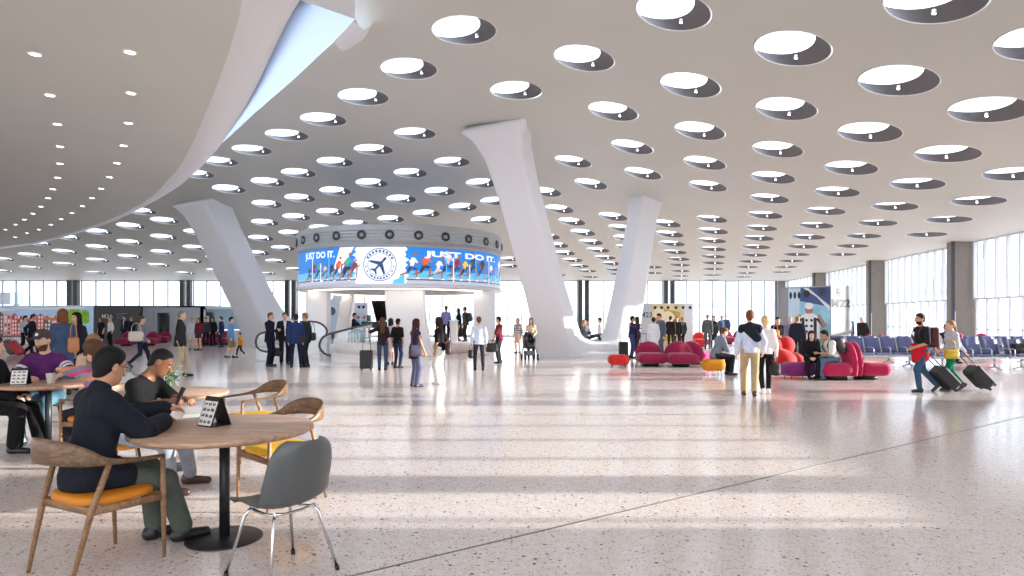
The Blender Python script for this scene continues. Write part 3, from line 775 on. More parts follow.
for s_ in (-1, 1):
    P.poly(pl([(0.14, 0.03 * s_), (-0.12, 0.40 * s_), (-0.20, 0.40 * s_), (-0.04, 0.03 * s_)]), 3, 4); P.poly(pl([(-0.22, 0.02 * s_), (-0.36, 0.17 * s_), (-0.41, 0.17 * s_), (-0.34, 0.02 * s_)]), 3, 4)
mb = MB()
fn = lambda u, v, lay: V(((RR + 0.004 * lay) * math.sin(u / RR), -(RR + 0.004 * lay) * math.cos(u / RR), v))
P.put(mb, fn)
uu = [ub - 7 + i * 0.3 for i in range(0)]
mb.lathe([(RR - 0.004, H0 - 0.02), (RR - 0.004, H1 + 0.02)], NR, mi=0, caps=False)
mb.build('screen', SCR, drum, recalc=False)
# piers
def pier(name, x0, x1, y, ya, z1=Z0 + 0.1, taper=0.0, dep=0.7, lean=0.0, curve=0.0, lcurve=0.0):
    mb = MB(); xa, xb = X_at(x0, y) - RX, X_at(x1, y) - RX; rings = []
    for k in range(9):
        t = k / 8; z = z1 * t; e = curve * (1 - t) ** 2.2; g = lcurve * (1 - t) ** 1.5; sh = lean * t
        rings.append([V((xa + g + sh, y - RY - dep / 2, z)), V((xb + e + sh, y - RY - dep / 2, z)), V((xb + e + sh, y - RY + dep / 2, z)), V((xa + g + sh, y - RY + dep / 2, z))])
    mb.loft(rings, 0, False); return bevel(mb.build(name, M_WHITE, drum), 0.03)
pier('pier', 308, 329, 28.6, 0); pier('pier', 386, 424, 27.0, 0, curve=0.42, lcurve=0.28); pier('pier', 474, 495, 28.8, 0); pier('pier', 334, 346, 33.2, 0, lean=0.5)
# stage under the drum
mb = MB(); mb.lathe([(0.02, 0.45), (3.5, 0.45), (3.6, 0.42), (3.6, 0.0), (0.02, 0.0)], 64, caps=False)
st = mb.build('stage', mat('stage_pale', (226, 214, 210), 0.3)); st.location = (-5.0, 31.3, 0); tag(st, 'low round pale stage under the screen drum, carrying the piano', 'stage')
# ================================================================ cafe furniture
W_OAK = wood_mat('oak_light', (126, 92, 62), (164, 126, 92))
W_TOP = wood_mat('oak_top', (168, 130, 104), (202, 166, 140), 0.4, (1.0, 10, 10))
W_WAL = wood_mat('walnut_back', (92, 68, 48), (136, 104, 76), 0.45)
M_ORANGE = mat('orange_leather', (214, 128, 22), 0.5, vary=0.06, bump=0.1)
M_YELLOW = mat('yellow_fabric', (240, 184, 40), 0.7, vary=0.05, bump=0.1)
M_BLKMET = mat('black_metal', (44, 46, 48), 0.4, 0.4, vary=0.05)
M_CHROME = mat('chrome', (214, 216, 218), 0.12, 1.0, vary=0)
M_SHELL = mat('shell_grey', (88, 90, 90), 0.38, vary=0.02)
M_BLACK = mat('black_plastic', (26, 26, 28), 0.45, vary=0.05)
M_PAPER = mat('paper_white', (240, 238, 232), 0.7, vary=0.02)
M_INK = mat('ink_dark', (60, 58, 58), 0.6, vary=0)
M_INKR = mat('ink_red', (170, 60, 50), 0.6, vary=0)
TZ = 0.79

def cafe_table(x, y, r, label):
    t = empty('cafe_table', (x, y, 0)); tag(t, label, 'table', 'round cafe tables')
    mb = MB(); mb.lathe([(0.0, TZ), (r - 0.012, TZ), (r, TZ - 0.008), (r, TZ - 0.026), (r - 0.03, TZ - 0.045), (0.0, TZ - 0.045)], 72, caps=False); mb.build('tabletop', W_TOP, t)
    mb = MB(); mb.lathe([(0.035, 0.02), (0.035, TZ - 0.05)], 24); mb.lathe([(0.0, TZ - 0.045), (0.14, TZ - 0.047), (0.14, TZ - 0.056), (0.0, TZ - 0.06)], 24, caps=False); mb.build('pole', M_BLKMET, t)
    mb = MB(); mb.lathe([(0.0, 0.022), (0.04, 0.022), (0.245, 0.014), (0.255, 0.006), (0.255, 0.0), (0, 0)], 48, caps=False); mb.build('base', M_BLKMET, t)
    return t
cafe_table(-2.03, 4.52, 0.605, 'large round wooden table with the nearest black menu stand, two men seated at it')
cafe_table(-3.58, 6.62, 0.60, 'round wooden table with the vase of white flowers, behind the nearest table')
cafe_table(-5.52, 7.62, 0.50, 'round wooden table in front of the man in the purple shirt')

def superell(a, b, p, n=40):
    return [(a * math.copysign(abs(math.cos(2 * PI * k / n)) ** (2 / p), math.cos(2 * PI * k / n)), b * math.copysign(abs(math.sin(2 * PI * k / n)) ** (2 / p), math.sin(2 * PI * k / n))) for k in range(n)]
def make_armchair(pad):
    c = empty('wooden_armchair')
    half_ = [(0.275, 0.25, 0.665, .016, .012), (0.285, 0.12, 0.672, .019, .013), (0.292, -0.03, 0.684, .021, .016), (0.283, -0.14, 0.704, .02, .028), (0.252, -0.225, 0.735, .016, .055), (0.185, -0.283, 0.757, .013, .072), (0.095, -0.315, 0.766, .012, .078)]
    pts = half_ + [(0, -0.325, 0.768, .012, .08)] + [(-a, b, z, s, u) for a, b, z, s, u in half_[::-1]]
    P_ = [V(p[:3]) for p in pts]; Rr = [V((p[3], p[4], 0)) for p in pts]
    P2 = smooth_curve(P_, 4); R2 = smooth_curve(Rr, 4)
    mb = MB(); mb.tube(P2, [(r.x, r.y) for r in R2], 12); mb.build('backrest', W_WAL, c)
    for s in (-1, 1):
        mb = MB(); mb.tube([(s * 0.272, 0.245, 0.667), (s * 0.268, 0.25, 0.42), (s * 0.262, 0.262, 0.0)], [(.014, .015), (.018, .018), (.011, .011)], 12, up=V((0, 1, 0))); mb.build('leg', W_OAK, c)
        mb = MB(); mb.tube([(s * 0.284, -0.10, 0.69), (s * 0.256, -0.19, 0.42), (s * 0.225, -0.29, 0.0)], [(.014, .018), (.017, .021), (.011, .011)], 12, up=V((0, 1, 0))); mb.build('leg', W_OAK, c)
    mb = MB()
    for s in (-1, 1): mb.tube([(s * 0.265, 0.25, 0.40), (s * 0.256, -0.19, 0.41)], (0.011, 0.024), 8, power=4)
    mb.tube([(-0.265, 0.25, 0.40), (0.265, 0.25, 0.40)], (0.011, 0.026), 8, power=4); mb.tube([(-0.25, -0.19, 0.41), (0.25, -0.19, 0.41)], (0.011, 0.024), 8, power=4)
    mb.build('seat_frame', W_OAK, c)
    mb = MB(); rings = []
    for z, k in ((0.425, 0.93), (0.43, 0.985), (0.45, 1.0), (0.47, 0.985), (0.482, 0.93), (0.486, 0.75), (0.484, 0.4), (0.483, 0.02)):
        rings.append([V((a * k, b * k + 0.025, z)) for a, b in superell(0.262, 0.235, 3.4)])
    mb.loft(rings, 0, True); mb.build('seat', pad, c)
    return c
def put(o, x, y, face, label, cat, group=None, z=0.0):
    o.location = (x, y, z); o.rotation_euler = (0, 0, -math.radians(face)); return tag(o, label, cat, group)
ch = make_armchair(M_ORANGE); GA = 'wooden armchairs at the cafe tables'
put(ch, -2.62, 4.06, 27, 'wooden armchair with orange seat, occupied by the man in the navy jacket', 'chair', GA)
ch2 = make_armchair(M_YELLOW)
put(ch2, -1.98, 5.50, 222, 'empty wooden armchair with yellow seat, pushed up behind the nearest table', 'chair', GA)
put(copy_tree(ch2), -2.90, 7.22, 226, 'empty wooden armchair with yellow seat at the table with the flower vase', 'chair', GA)
put(copy_tree(ch), -4.60, 7.15, 292, 'wooden armchair under the curly haired person in the striped top', 'chair', GA)
# grey shell chair
sc_root = empty('shell_chair')
prof = [(0.245, 0.425, .17), (0.22, 0.447, .215), (0.14, 0.448, .235), (0.02, 0.436, .24), (-0.08, 0.432, .24), (-0.15, 0.455, .238), (-0.195, 0.52, .235), (-0.225, 0.60, .232), (-0.25, 0.69, .225), (-0.268, 0.77, .205), (-0.277, 0.82, .165), (-0.28, 0.842, .11)]
pv = smooth_curve([V(p) for p in prof], 3); NU = 16
rows = []
for i, p in enumerate(pv):
    t = i / (len(pv) - 1); row = []
    for j in range(NU + 1):
        u = -1 + 2 * j / NU; x = u * p.z; e = abs(u) ** 2.4
        zl = 0.05 * e * (1 - min(1, max(0, (t - 0.35) / 0.3))) * min(1, t * 4 + .15); fy = 0.075 * e * min(1, max(0, (t - 0.3) / 0.3))
        row.append(V((x, p.x + fy, p.y + zl)))
    rows.append(row)
mb = MB(); W_ = NU + 1
mb.add([q for r in rows for q in r], [(i * W_ + j, i * W_ + j + 1, (i + 1) * W_ + j + 1, (i + 1) * W_ + j) for i in range(len(rows) - 1) for j in range(NU)], 0, True)
sh = mb.build('shell', M_SHELL, sc_root); so = sh.modifiers.new('thick', 'SOLIDIFY'); so.thickness = 0.011; so.offset = 0
mb = MB()
for s in (-1, 1): mb.tube([(-0.14, s * 0.13, 0.415), (-0.06, s * 0.12, 0.398), (0.06, s * 0.12, 0.398), (0.14, s * 0.13, 0.415)], 0.0085, 10)
for s in (-1, 1): mb.tube([(s * 0.13, -0.13, 0.405), (s * 0.12, 0, 0.39), (s * 0.13, 0.13, 0.405)], 0.0085, 10)
mb.build('under_frame', M_CHROME, sc_root)
for sx in (-1, 1):
    for sy in (-1, 1):
        mb = MB(); mb.tube([(sx * 0.13, sy * 0.12, 0.413), (sx * 0.155, sy * 0.145, 0.37), (sx * 0.235, sy * 0.225, 0.012)], 0.0095, 12); lg = mb.build('leg', M_CHROME, sc_root)
        mb = MB(); mb.tube([(sx * 0.231, sy * 0.221, 0.03), (sx * 0.236, sy * 0.226, 0.0)], 0.0135, 12); mb.build('foot_glide', M_BLACK, lg)
put(sc_root, -1.40, 3.90, 306, 'grey plastic shell chair with chrome legs, nearest the viewer', 'chair')
# dark chair at the left edge
dc = empty('metal_chair')
mb = MB(); rows = []
for i, p in enumerate(pv):
    t = i / (len(pv) - 1); rows.append([V((u * p.z * 0.92, p.x + 0.05 * abs(u) ** 2.2 * min(1, max(0, (t - .3) / .3)), p.y + 0.02 * abs(u) ** 2)) for u in [-1 + 2 * j / 10 for j in range(11)]])
mb.add([q for r in rows for q in r], [(i * 11 + j, i * 11 + j + 1, (i + 1) * 11 + j + 1, (i + 1) * 11 + j) for i in range(len(rows) - 1) for j in range(10)], 0, True)
sh = mb.build('seat_shell', M_BLACK, dc); so = sh.modifiers.new('thick', 'SOLIDIFY'); so.thickness = 0.014
for sx in (-1, 1):
    for sy in (-1, 1):
        mb = MB(); mb.tube([(sx * 0.15, sy * 0.14, 0.425), (sx * 0.215, sy * 0.22, 0.0)], 0.011, 10); mb.build('leg', mat('grey_metal', (120, 122, 124), 0.35, 0.6), dc)
put(dc, -6.12, 7.45, 84, 'black chair with grey metal legs under the person in the black coat', 'chair')
# stool of the man in the black t-shirt, chair of the man in purple, bench of the brown haired woman
def stool(label, x, y, m):
    s_ = empty('round_stool', (x, y, 0)); tag(s_, label, 'stool')
    mb = MB(); mb.lathe([(0, 0.47), (0.17, 0.47), (0.185, 0.455), (0.185, 0.44), (0.16, 0.43), (0, 0.43)], 32, caps=False); mb.build('seat', m, s_)
    for k in range(3):
        a = 2 * PI * k / 3 + 0.5; mb = MB(); mb.tube([(0.11 * math.cos(a), 0.11 * math.sin(a), 0.435), (0.17 * math.cos(a), 0.17 * math.sin(a), 0)], 0.012, 8); mb.build('leg', M_BLKMET, s_)
    return s_
stool('stool with three black legs under the man in the black T-shirt', -3.40, 5.60, M_ORANGE)
stool('stool with three black legs under the man in the purple shirt', -6.02, 8.30, M_BLACK)
stool('stool with three black legs under the long haired woman behind the man in purple', -6.08, 9.25, M_BLACK)

# things on the tables
def menu_stand(x, y, face, h, label, z=TZ):
    r = empty('menu_stand', (x, y, z), -math.radians(face)); tag(r, label, 'menu stand')
    w, d, t = 0.085, 0.075, 0.004
    mb = MB()
    for s in (-1, 1):
        a, b = V((0, s * d, 0.002)), V((0, s * 0.004, h)); n_ = V((0, s * t, 0))
        mb.add([V((x_, 0, 0)) + p for p in (a, b, b + n_, a + n_) for x_ in (-w, w)], [(0, 1, 3, 2), (4, 5, 7, 6), (0, 2, 4, 6), (1, 3, 5, 7), (2, 3, 5, 4), (0, 1, 7, 6)])
    mb.box((0, 0, 0.002), (2 * w, 2 * d, 0.003)); mb.build('holder', M_BLACK, r)
    mb = MB()
    for s in (-1, 1):
        def fn(u, v, lay, s=s): return V((-s * u * w, s * (d + 0.0055 - (d - 0.004) * v / 1.0) + s * lay * 0.0012, 0.002 + v * (h - 0.004)))
        P = Pic(); P.rect(-0.9, 0.04, 0.9, 0.86, 0, 1)
        rnd = random.Random(5)
        for j in range(4):
            for i in range(3):
                cx, cy = -0.55 + i * 0.55, 0.15 + j * 0.2
                for q in range(3): P.rect(cx - 0.2 + q * 0.13, cy - 0.04 + 0.02 * rnd.random(), cx - 0.1 + q * 0.13, cy + 0.03 + 0.05 * rnd.random(), 1 if rnd.random() < 0.8 else 2, 2)
        P.put(mb, fn)
    mb.build('menu_sheet', [M_PAPER, M_INK, M_INKR], r)
    return r
menu_stand(-2.13, 4.58, 212, 0.205, 'small black tent menu stand with white sheet on the nearest table')
menu_stand(-5.72, 7.45, 160, 0.19, 'small black tent menu stand with white sheet before the man in purple')
v_ = empty('flower_vase', (-3.47, 6.45, TZ)); tag(v_, 'small green glass vase of white flowers on the second wooden table', 'vase')
mb = MB(); mb.lathe([(0, 0.003), (0.042, 0.003), (0.048, 0.02), (0.046, 0.13), (0.048, 0.135), (0.044, 0.13), (0.043, 0.02), (0, 0.012)], 24, caps=False); mb.build('vase', mat('green_glass', (70, 96, 72), 0.15, vary=0.1), v_)
rnd = random.Random(3); st_ = MB(); lf = MB(); flw = MB()
for k in range(46):
    a = rnd.random() * 2 * PI; e = rnd.random() ** 0.6; R_ = 0.19 * e; hh = 0.20 + 0.13 * rnd.random() - 0.05 * e
    tip = V((R_ * math.cos(a), R_ * math.sin(a), hh)); st_.tube([V((0.02 * math.cos(a), 0.02 * math.sin(a), 0.09)), V((R_ * .45 * math.cos(a), R_ * .45 * math.sin(a), hh * 0.75)), tip], 0.0018, 5)
    for q in range(5):
        b = q * 2 * PI / 5 + k; d = V((math.cos(b), math.sin(b), 0.35)) * 0.017
        n_ = V((-math.sin(b), math.cos(b), 0)) * 0.008
        flw.add([tip, tip + d * 0.6 + n_, tip + d, tip + d * 0.6 - n_], [(0, 1, 2, 3)])
    if k % 2:
        b = a + 0.7; p = V((R_ * .6 * math.cos(b), R_ * .6 * math.sin(b), hh * 0.7)); d = V((math.cos(b), math.sin(b), 0.5)) * 0.05; n_ = V((-math.sin(b), math.cos(b), 0.2)) * 0.012
        lf.add([p, p + d * .5 + n_, p + d, p + d * .5 - n_], [(0, 1, 2, 3)])
st_.build('stem', mat('stem_green', (86, 112, 70), 0.7), v_); lf.build('leaf', mat('leaf_green', (98, 128, 84), 0.7), v_); flw.build('blossom', mat('petal_white', (240, 238, 226), 0.6), v_)
cup = empty('paper_cup', (-5.42, 7.52, TZ)); tag(cup, 'white cup with a dark straw on the table before the man in purple', 'cup')
mb = MB(); mb.lathe([(0, 0.002), (0.038, 0.002), (0.048, 0.12), (0.05, 0.122), (0.046, 0.12), (0.036, 0.012), (0, 0.012)], 24, caps=False); mb.build('cup', mat('cup_white', (232, 232, 228), 0.4), cup)
mb = MB(); mb.tube([(0.0, 0, 0.03), (0.03, 0.0, 0.18)], 0.005, 8); mb.build('straw', M_BLACK, cup)
mb = MB(); mb.box((0, 0, 0), (0.075, 0.15, 0.009)); ph = bevel(mb.build('smartphone', M_BLACK), 0.004)
ph.location = (-2.70, 5.20, TZ + 0.135); ph.rotation_euler = (1.15, 0.1, -0.7); tag(ph, 'black smartphone held up by the man in the black T-shirt', 'phone')
mb = MB(); mb.box((0, 0, 0.003), (0.21, 0.15, 0.006)); pd = bevel(mb.build('paper_pad', M_PAPER), 0.002); pd.location = (-2.46, 5.02, TZ); pd.rotation_euler = (0, 0, 0.4); tag(pd, 'white paper pad lying on the nearest wooden table by the phone', 'paper')

# ================================================================ lounge seating
MAG = mat('magenta_felt', (150, 14, 68), 0.85, vary=0.06, bump=0.1, sheen=0.2)
PINK = mat('pink_felt', (206, 40, 110), 0.85, vary=0.06, sheen=0.2); PURP = mat('purple_felt', (128, 26, 104), 0.85, vary=0.06, sheen=0.2)
RED = mat('red_felt', (206, 24, 20), 0.8, vary=0.06, sheen=0.2); ORF = mat('orange_felt', (214, 138, 20), 0.85, vary=0.06); CRIM = mat('crimson_felt', (176, 16, 74), 0.85, vary=0.06, sheen=0.2)
def lounge(m, x, y, face, label, w=0.5, d=0.45, top=0.78, bt=0.2, h=0.022, group='round backed lounge sofas', seat_m=None):
    r = empty('lounge_sofa', (x, y, 0), -math.radians(face)); tag(r, label, 'sofa', group)
    s = Solid(); s.u(rbox((0, 0.12, 0.27), (w, d, 0.17), 0.165)); solid_obj('seat', s, h, seat_m or m, r)
    s = Solid(); s.u(ell((0, -0.30, 0.36), (w * 0.98, bt, top - 0.34))); s.cut(half((0, 0, 0.1), (0, 0, -1)), 0.03); solid_obj('backrest', s, h, m, r)
    mb = MB(); mb.lathe([(0.0, 0.13), (0.26, 0.13), (0.28, 0.0), (0, 0.0)], 24, caps=False); mb.build('plinth', M_BLACK, r)
    return r
lounge(MAG, X_at(650.5, 21.2), 21.2, 180, 'magenta round backed sofa, left of the pair in front of the white column', w=0.47)
lounge(MAG, X_at(680.5, 21.0), 21.0, 180, 'magenta round backed sofa, right of the pair in front of the white column', w=0.49, top=0.8)
lounge(MAG, X_at(695, 22.0), 22.0, 40, 'pink seated sofa turned away behind the pair of magenta sofas', seat_m=PINK, w=0.45)
lounge(CRIM, 8.34, 16.5, 270, 'crimson sofa under the man with the backpack, facing left', d=0.40, top=0.95, w=0.48, bt=0.14)
lounge(CRIM, 9.16, 16.6, 94, 'crimson empty sofa back to back with the one under the backpack man', d=0.36, top=0.95, w=0.48, bt=0.14)
def pill(name, m, x, y, rz, hw, hd, z0, z1, label, legs=False):
    r = empty(name, (x, y, 0), rz); tag(r, label, 'stool')
    s = Solid(); s.u(rbox((0, 0, (z0 + z1) / 2), (hw, hd, (z1 - z0) / 2), (z1 - z0) / 2 - 0.005)); solid_obj('seat', s, 0.02, m, r)
    for sx in (-1, 1):
        for sy in (-1, 1):
            mb = MB(); mb.tube([(sx * hw * .55, sy * hd * .45, z0 + 0.03), (sx * hw * .62, sy * hd * .55, 0)], 0.012, 8); mb.build('leg', M_CHROME if legs else M_BLACK, r)
    return r
pill('pouf_stool', PURP, 7.46, 16.75, 0.1, 0.42, 0.32, 0.06, 0.42, 'purple pill shaped pouf under the seated woman in black')
pill('pouf_stool', ORF, X_at(713, 17.6), 17.6, 0.0, 0.31, 0.25, 0.13, 0.46, 'orange pill shaped pouf on thin legs under the man in grey', True)
pill('pouf_stool', RED, X_at(618.5, 20.6), 20.6, 0.0, 0.34, 0.26, 0.07, 0.41, 'red pill shaped pouf standing alone near the white column')
r = empty('lobed_chair', (7.62, 17.9, 0), 0.25); tag(r, 'big red upholstered chair with two round back lobes, behind the seated woman in black', 'chair')
s = Solid(); s.u(ell((-0.22, 0.22, 0.79), (0.26, 0.2, 0.27))); s.u(ell((0.22, 0.22, 0.79), (0.26, 0.2, 0.27)), 0.05); s.u(ell((0, 0.22, 0.45), (0.42, 0.2, 0.36)), 0.08); solid_obj('backrest', s, 0.022, RED, r)
s = Solid(); s.u(ell((-0.16, -0.05, 0.36), (0.4, 0.42, 0.36))); s.u(ell((0.3, 0.0, 0.33), (0.24, 0.36, 0.29)), 0.06); s.cut(half((0, 0, 0.01), (0, 0, -1)), 0.05); solid_obj('seat', s, 0.022, RED, r)
# far sofas
far = [(203.5, 38.3, 'magenta', 'left of the row beyond the walking older man', .29, .8), (213.5, 38.3, 'magenta', 'middle of the row beyond the walking older man', .29, .8), (223.5, 38.3, 'magenta', 'right end of the row beyond the walking older man', .29, .8),
       (126, 37, 'magenta', 'ahead of the black panel wall', .5, .8), (150, 37.5, 'magenta', 'beside the person with the white bag', .45, .8), (163, 41.8, 'magenta', 'tiny before the dark doorway', .4, .7),
       (727.5, 40, 'magenta', 'beyond the man seated on orange, left of two', .40, .85), (741, 40, 'magenta', 'beyond the man seated on orange, right of two', .40, .85), (700.5, 36, 'red', 'beside the grey suited man', .42, .8),
       (873, 27, 'red', 'behind the blue seats, left of two', .22, .88), (885, 27, 'red', 'behind the blue seats, right of two', .22, .88), (964, 27.0, 'crimson', 'behind the yellow bag woman', .30, .95), (987, 26.3, 'crimson', 'wide one behind the blue seats at right', .42, .95), (612, 33, 'crimson', 'behind the white column base', .4, .9)]
for px, y, c, wh, w_, t_ in far:
    m = {'magenta': MAG, 'red': RED, 'crimson': CRIM}[c]
    lounge(m, X_at(px, y), y, 180, f'{c} lounge sofa far off, {wh}', h=0.03, top=t_, w=w_, d=0.38, group='far lounge sofas')

# rows of blue seats
BLUE = mat('seat_blue', (92, 98, 140), 0.55, vary=0.05, bump=0.08); M_ALU = mat('aluminium', (206, 208, 212), 0.3, 0.7, vary=0.02)
def make_bench(n):
    r = empty('seat_bench'); W = 0.57
    for i in range(n):
        x = (i - (n - 1) / 2) * W
        mb = MB(); rows = []
        for j, (y, z) in enumerate([(-0.20, 0.47), (-0.235, 0.56), (-0.28, 0.72), (-0.325, 0.88), (-0.34, 0.93)]):
            rows.append([V((x + u * 0.245, y - 0.02 * (1 - u * u), z)) for u in (-1, -.5, 0, .5, 1)])
        mb.add([q for w_ in rows for q in w_], [(a * 5 + b, a * 5 + b + 1, (a + 1) * 5 + b + 1, (a + 1) * 5 + b) for a in range(4) for b in range(4)], 0, True)
        o = mb.build('backrest', BLUE, r); so = o.modifiers.new('thick', 'SOLIDIFY'); so.thickness = 0.05; so.offset = 0
        mb = MB(); mb.box((x, 0.06, 0.44), (0.49, 0.47, 0.06)); bevel(mb.build('seat', BLUE, r), 0.02)
    for i in range(n + 1):
        x = (i - n / 2) * W
        mb = MB(); mb.tube([(x, -0.35, 0.95), (x, -0.27, 0.68), (x, -0.19, 0.42), (x, 0.28, 0.40)], (0.013, 0.022), 8, power=3, up=V((0, 1, 0.4))); mb.build('side_frame', M_ALU, r)
        mb = MB(); mb.tube([(x, -0.25, 0.63), (x, 0.10, 0.65), (x, 0.2, 0.62), (x, 0.22, 0.42)], (0.02, 0.012), 8, power=3); mb.build('armrest', M_ALU, r)
    mb = MB(); mb.box((0, 0.02, 0.36), (n * W, 0.07, 0.06)); mb.build('beam', M_ALU, r)
    for x in (-(n / 2 - 0.6) * W, (n / 2 - 0.6) * W):
        mb = MB(); mb.tube([(x, 0.02, 0.35), (x, 0.02, 0.08)], 0.03, 10); mb.tube([(x, -0.28, 0.02), (x, 0.02, 0.09), (x, 0.30, 0.02)], (0.025, 0.02), 8); mb.build('leg', M_ALU, r)
    return r
GB = 'rows of blue airport seats'
b4 = make_bench(4)
put(b4, X_at(968, 19.6), 19.6, 180, 'bench of four blue seats nearest in view, behind the walking couple', 'bench', GB)
put(copy_tree(b4), X_at(886, 20.6), 20.6, 174, 'bench of four blue seats beside the man in the red jacket', 'bench', GB)
put(copy_tree(b4), X_at(1047, 19.5), 19.5, 180, 'bench of four blue seats in the front row, cut by the right picture edge', 'bench', GB)
put(copy_tree(b4), X_at(866, 22.7), 22.7, 180, 'bench of four blue seats in the second row by the poster box', 'bench', GB)
put(copy_tree(b4), X_at(933.5, 22.7), 22.7, 180, 'bench of four blue seats in the second row, behind the walking couple', 'bench', GB)
put(copy_tree(b4), X_at(1001, 22.7), 22.7, 180, 'bench of four blue seats in the second row at the right picture edge', 'bench', GB)

# ================================================================ gate boxes, murals, kiosks
M_PANEL = mat('panel_white', (226, 228, 232), 0.4, vary=0.02); M_DPANEL = mat('panel_black', (44, 46, 50), 0.4, vary=0.05); M_GPANEL = mat('panel_grey', (196, 200, 206), 0.45, vary=0.03)
def wall_map(x0, x1, y, z0, d=-1):
    return lambda u, v, lay: V((x0 + u, y - 0.004 * lay, z0 + v))
# mural wall
MU = [mat('mural_sky', (176, 208, 238), 0.5, emit=0.10, vary=0.12, scale=0.8), mat('mural_red', (196, 92, 96), 0.5, emit=0.10, vary=0.2, scale=3), mat('mural_white', (228, 226, 226), 0.5, emit=0.10), mat('mural_dark', (110, 80, 80), 0.5, emit=0.10), mat('mural_green', (130, 180, 50), 0.5, emit=0.10, vary=0.25, scale=4), mat('mural_pink', (226, 160, 160), 0.5, emit=0.10, vary=0.15, scale=3), mat('mural_grey', (200, 190, 196), 0.5, emit=0.10), mat('mural_orange', (206, 120, 60), 0.5, emit=0.10, vary=0.2)]  # faint glow added to the print colours to brighten the dim wall
Y_ = 40.0; x0, x1 = X_at(-90, Y_), X_at(93.5, Y_); zt = Z_at(305.5, Y_)
mw = empty('mural_wall', (0, 0, 0)); tag(mw, 'long advertising wall with a mural of red brick town houses', 'mural wall')
mb = MB(); mb.box(((x0 + x1) / 2, Y_ + 0.15, zt / 2), (x1 - x0, 0.3, zt)); mb.build('panel', M_PANEL, mw)
P = Pic(); W_ = x1 - x0; P.rect(0, 0, W_, zt, 0, 1); P.rect(0, 0, W_, 0.5, 6, 2); rnd = random.Random(9)
for k in range(9): P.disc((rnd.random() * W_, zt - 0.14 - 0.15 * rnd.random()), 0.5 + 0.4 * rnd.random(), 2, 2, ry=0.07)
u = 0.0
while u < W_ - 2.3:
    wd = 0.34 + 0.22 * rnd.random(); top = zt - 0.55 - 0.35 * rnd.random(); mi = rnd.choice((1, 1, 5, 3, 1))
    P.poly([(u, 0.5), (u + wd, 0.5), (u + wd, top), (u + wd / 2, top + 0.18), (u, top)], mi, 3)
    for j in range(5):
        for i in range(2): P.rect(u + wd * (0.16 + 0.42 * i), 0.62 + j * 0.24, u + wd * (0.40 + 0.42 * i), 0.78 + j * 0.24, 2 if rnd.random() < 0.75 else 3, 4)
    u += wd
for k in range(14): P.disc((W_ - 1.75 + 1.3 * rnd.random(), zt - 0.95 + 0.5 * rnd.random()), 0.22 + 0.14 * rnd.random(), 4, 4)
for k in range(5): P.disc((W_ - 2.9 + 1.1 * rnd.random(), zt - 0.95 + 0.2 * rnd.random()), 0.2, 7, 4, ry=0.09)
P.rect(W_ - 0.9, 0.5, W_ - 0.75, 1.3, 3, 3); P.rect(0, 0.42, W_, 0.5, 3, 3)
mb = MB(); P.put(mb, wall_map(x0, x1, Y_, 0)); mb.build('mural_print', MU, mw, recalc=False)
# black panel with the gate name
bw = empty('gate_panel', (0, 0, 0)); tag(bw, 'black gate panel marked M26 at the right end of the mural wall', 'gate panel')
x0, x1 = X_at(94.5, Y_), X_at(139.5, Y_)
mb = MB(); mb.box(((x0 + x1) / 2, Y_ + 0.1, zt / 2), (x1 - x0, 0.3, zt)); mb.build('panel', M_DPANEL, bw)
P = Pic(); gate_name(P, '26', X_at(102.5, Y_) - x0, Z_at(318.4, Y_), 0.68, 0.26, 0, 2, 0.01)
LG = [mat('letter_grey', (206, 208, 212), 0.5, vary=0), mat('letter_dim', (128, 130, 134), 0.5, vary=0)]
mb = MB(); P.put(mb, wall_map(x0, x1, Y_ - 0.06, 0)); mb.build('lettering', LG, bw, recalc=False)
P = Pic()
for k in range(3): P.rect(X_at(117, Y_) - x0, Z_at(314 + k * 2.2, Y_), X_at(128 - k % 2 * 2, Y_) - x0, Z_at(313.3 + k * 2.2, Y_), 1, 2)
mb = MB(); P.put(mb, wall_map(x0, x1, Y_ - 0.06, 0)); mb.build('small_print', LG, bw, recalc=False)
# grey kiosk with dark doorway
k_ = empty('kiosk', (0, 0, 0)); tag(k_, 'plain grey kiosk with a dark open doorway', 'kiosk')
Yk = 43.0; x0, x1 = X_at(140, Yk), X_at(203, Yk); zk = Z_at(306, Yk); dx0, dx1 = X_at(157, Yk), X_at(169.5, Yk)
mb = MB()
for a, b, c in ((x0, dx0, 0), (dx1, x1, 0)): mb.box(((a + b) / 2, Yk + 0.1, zk / 2), (b - a, 0.2, zk))
mb.box(((dx0 + dx1) / 2, Yk + 0.1, (zk + 1.95) / 2), (dx1 - dx0, 0.2, zk - 1.95)); mb.box(((x0 + x1) / 2, Yk + 2.4, zk / 2), (x1 - x0, 0.2, zk)); mb.box(((x0 + x1) / 2, Yk + 1.2, zk - 0.05), (x1 - x0, 2.4, 0.1))
mb.box((x0 + .1, Yk + 1.2, zk / 2), (0.2, 2.4, zk)); mb.box((x1 - .1, Yk + 1.2, zk / 2), (0.2, 2.4, zk)); mb.build('walls', M_GPANEL, k_)
mb = MB(); mb.box(((dx0 + dx1) / 2, Yk + 1.6, 0.97), (dx1 - dx0, 0.1, 1.94)); mb.build('doorway_screen', mat('door_dark', (52, 62, 58), 0.5), k_)
mb = MB(); mb.box(((X_at(148.5, Yk) + X_at(153.5, Yk)) / 2, Yk - 0.02, 1.1), (0.33, 0.04, 2.0)); mb.build('door_leaf', mat('door_pale', (196, 200, 206), 0.4), k_)
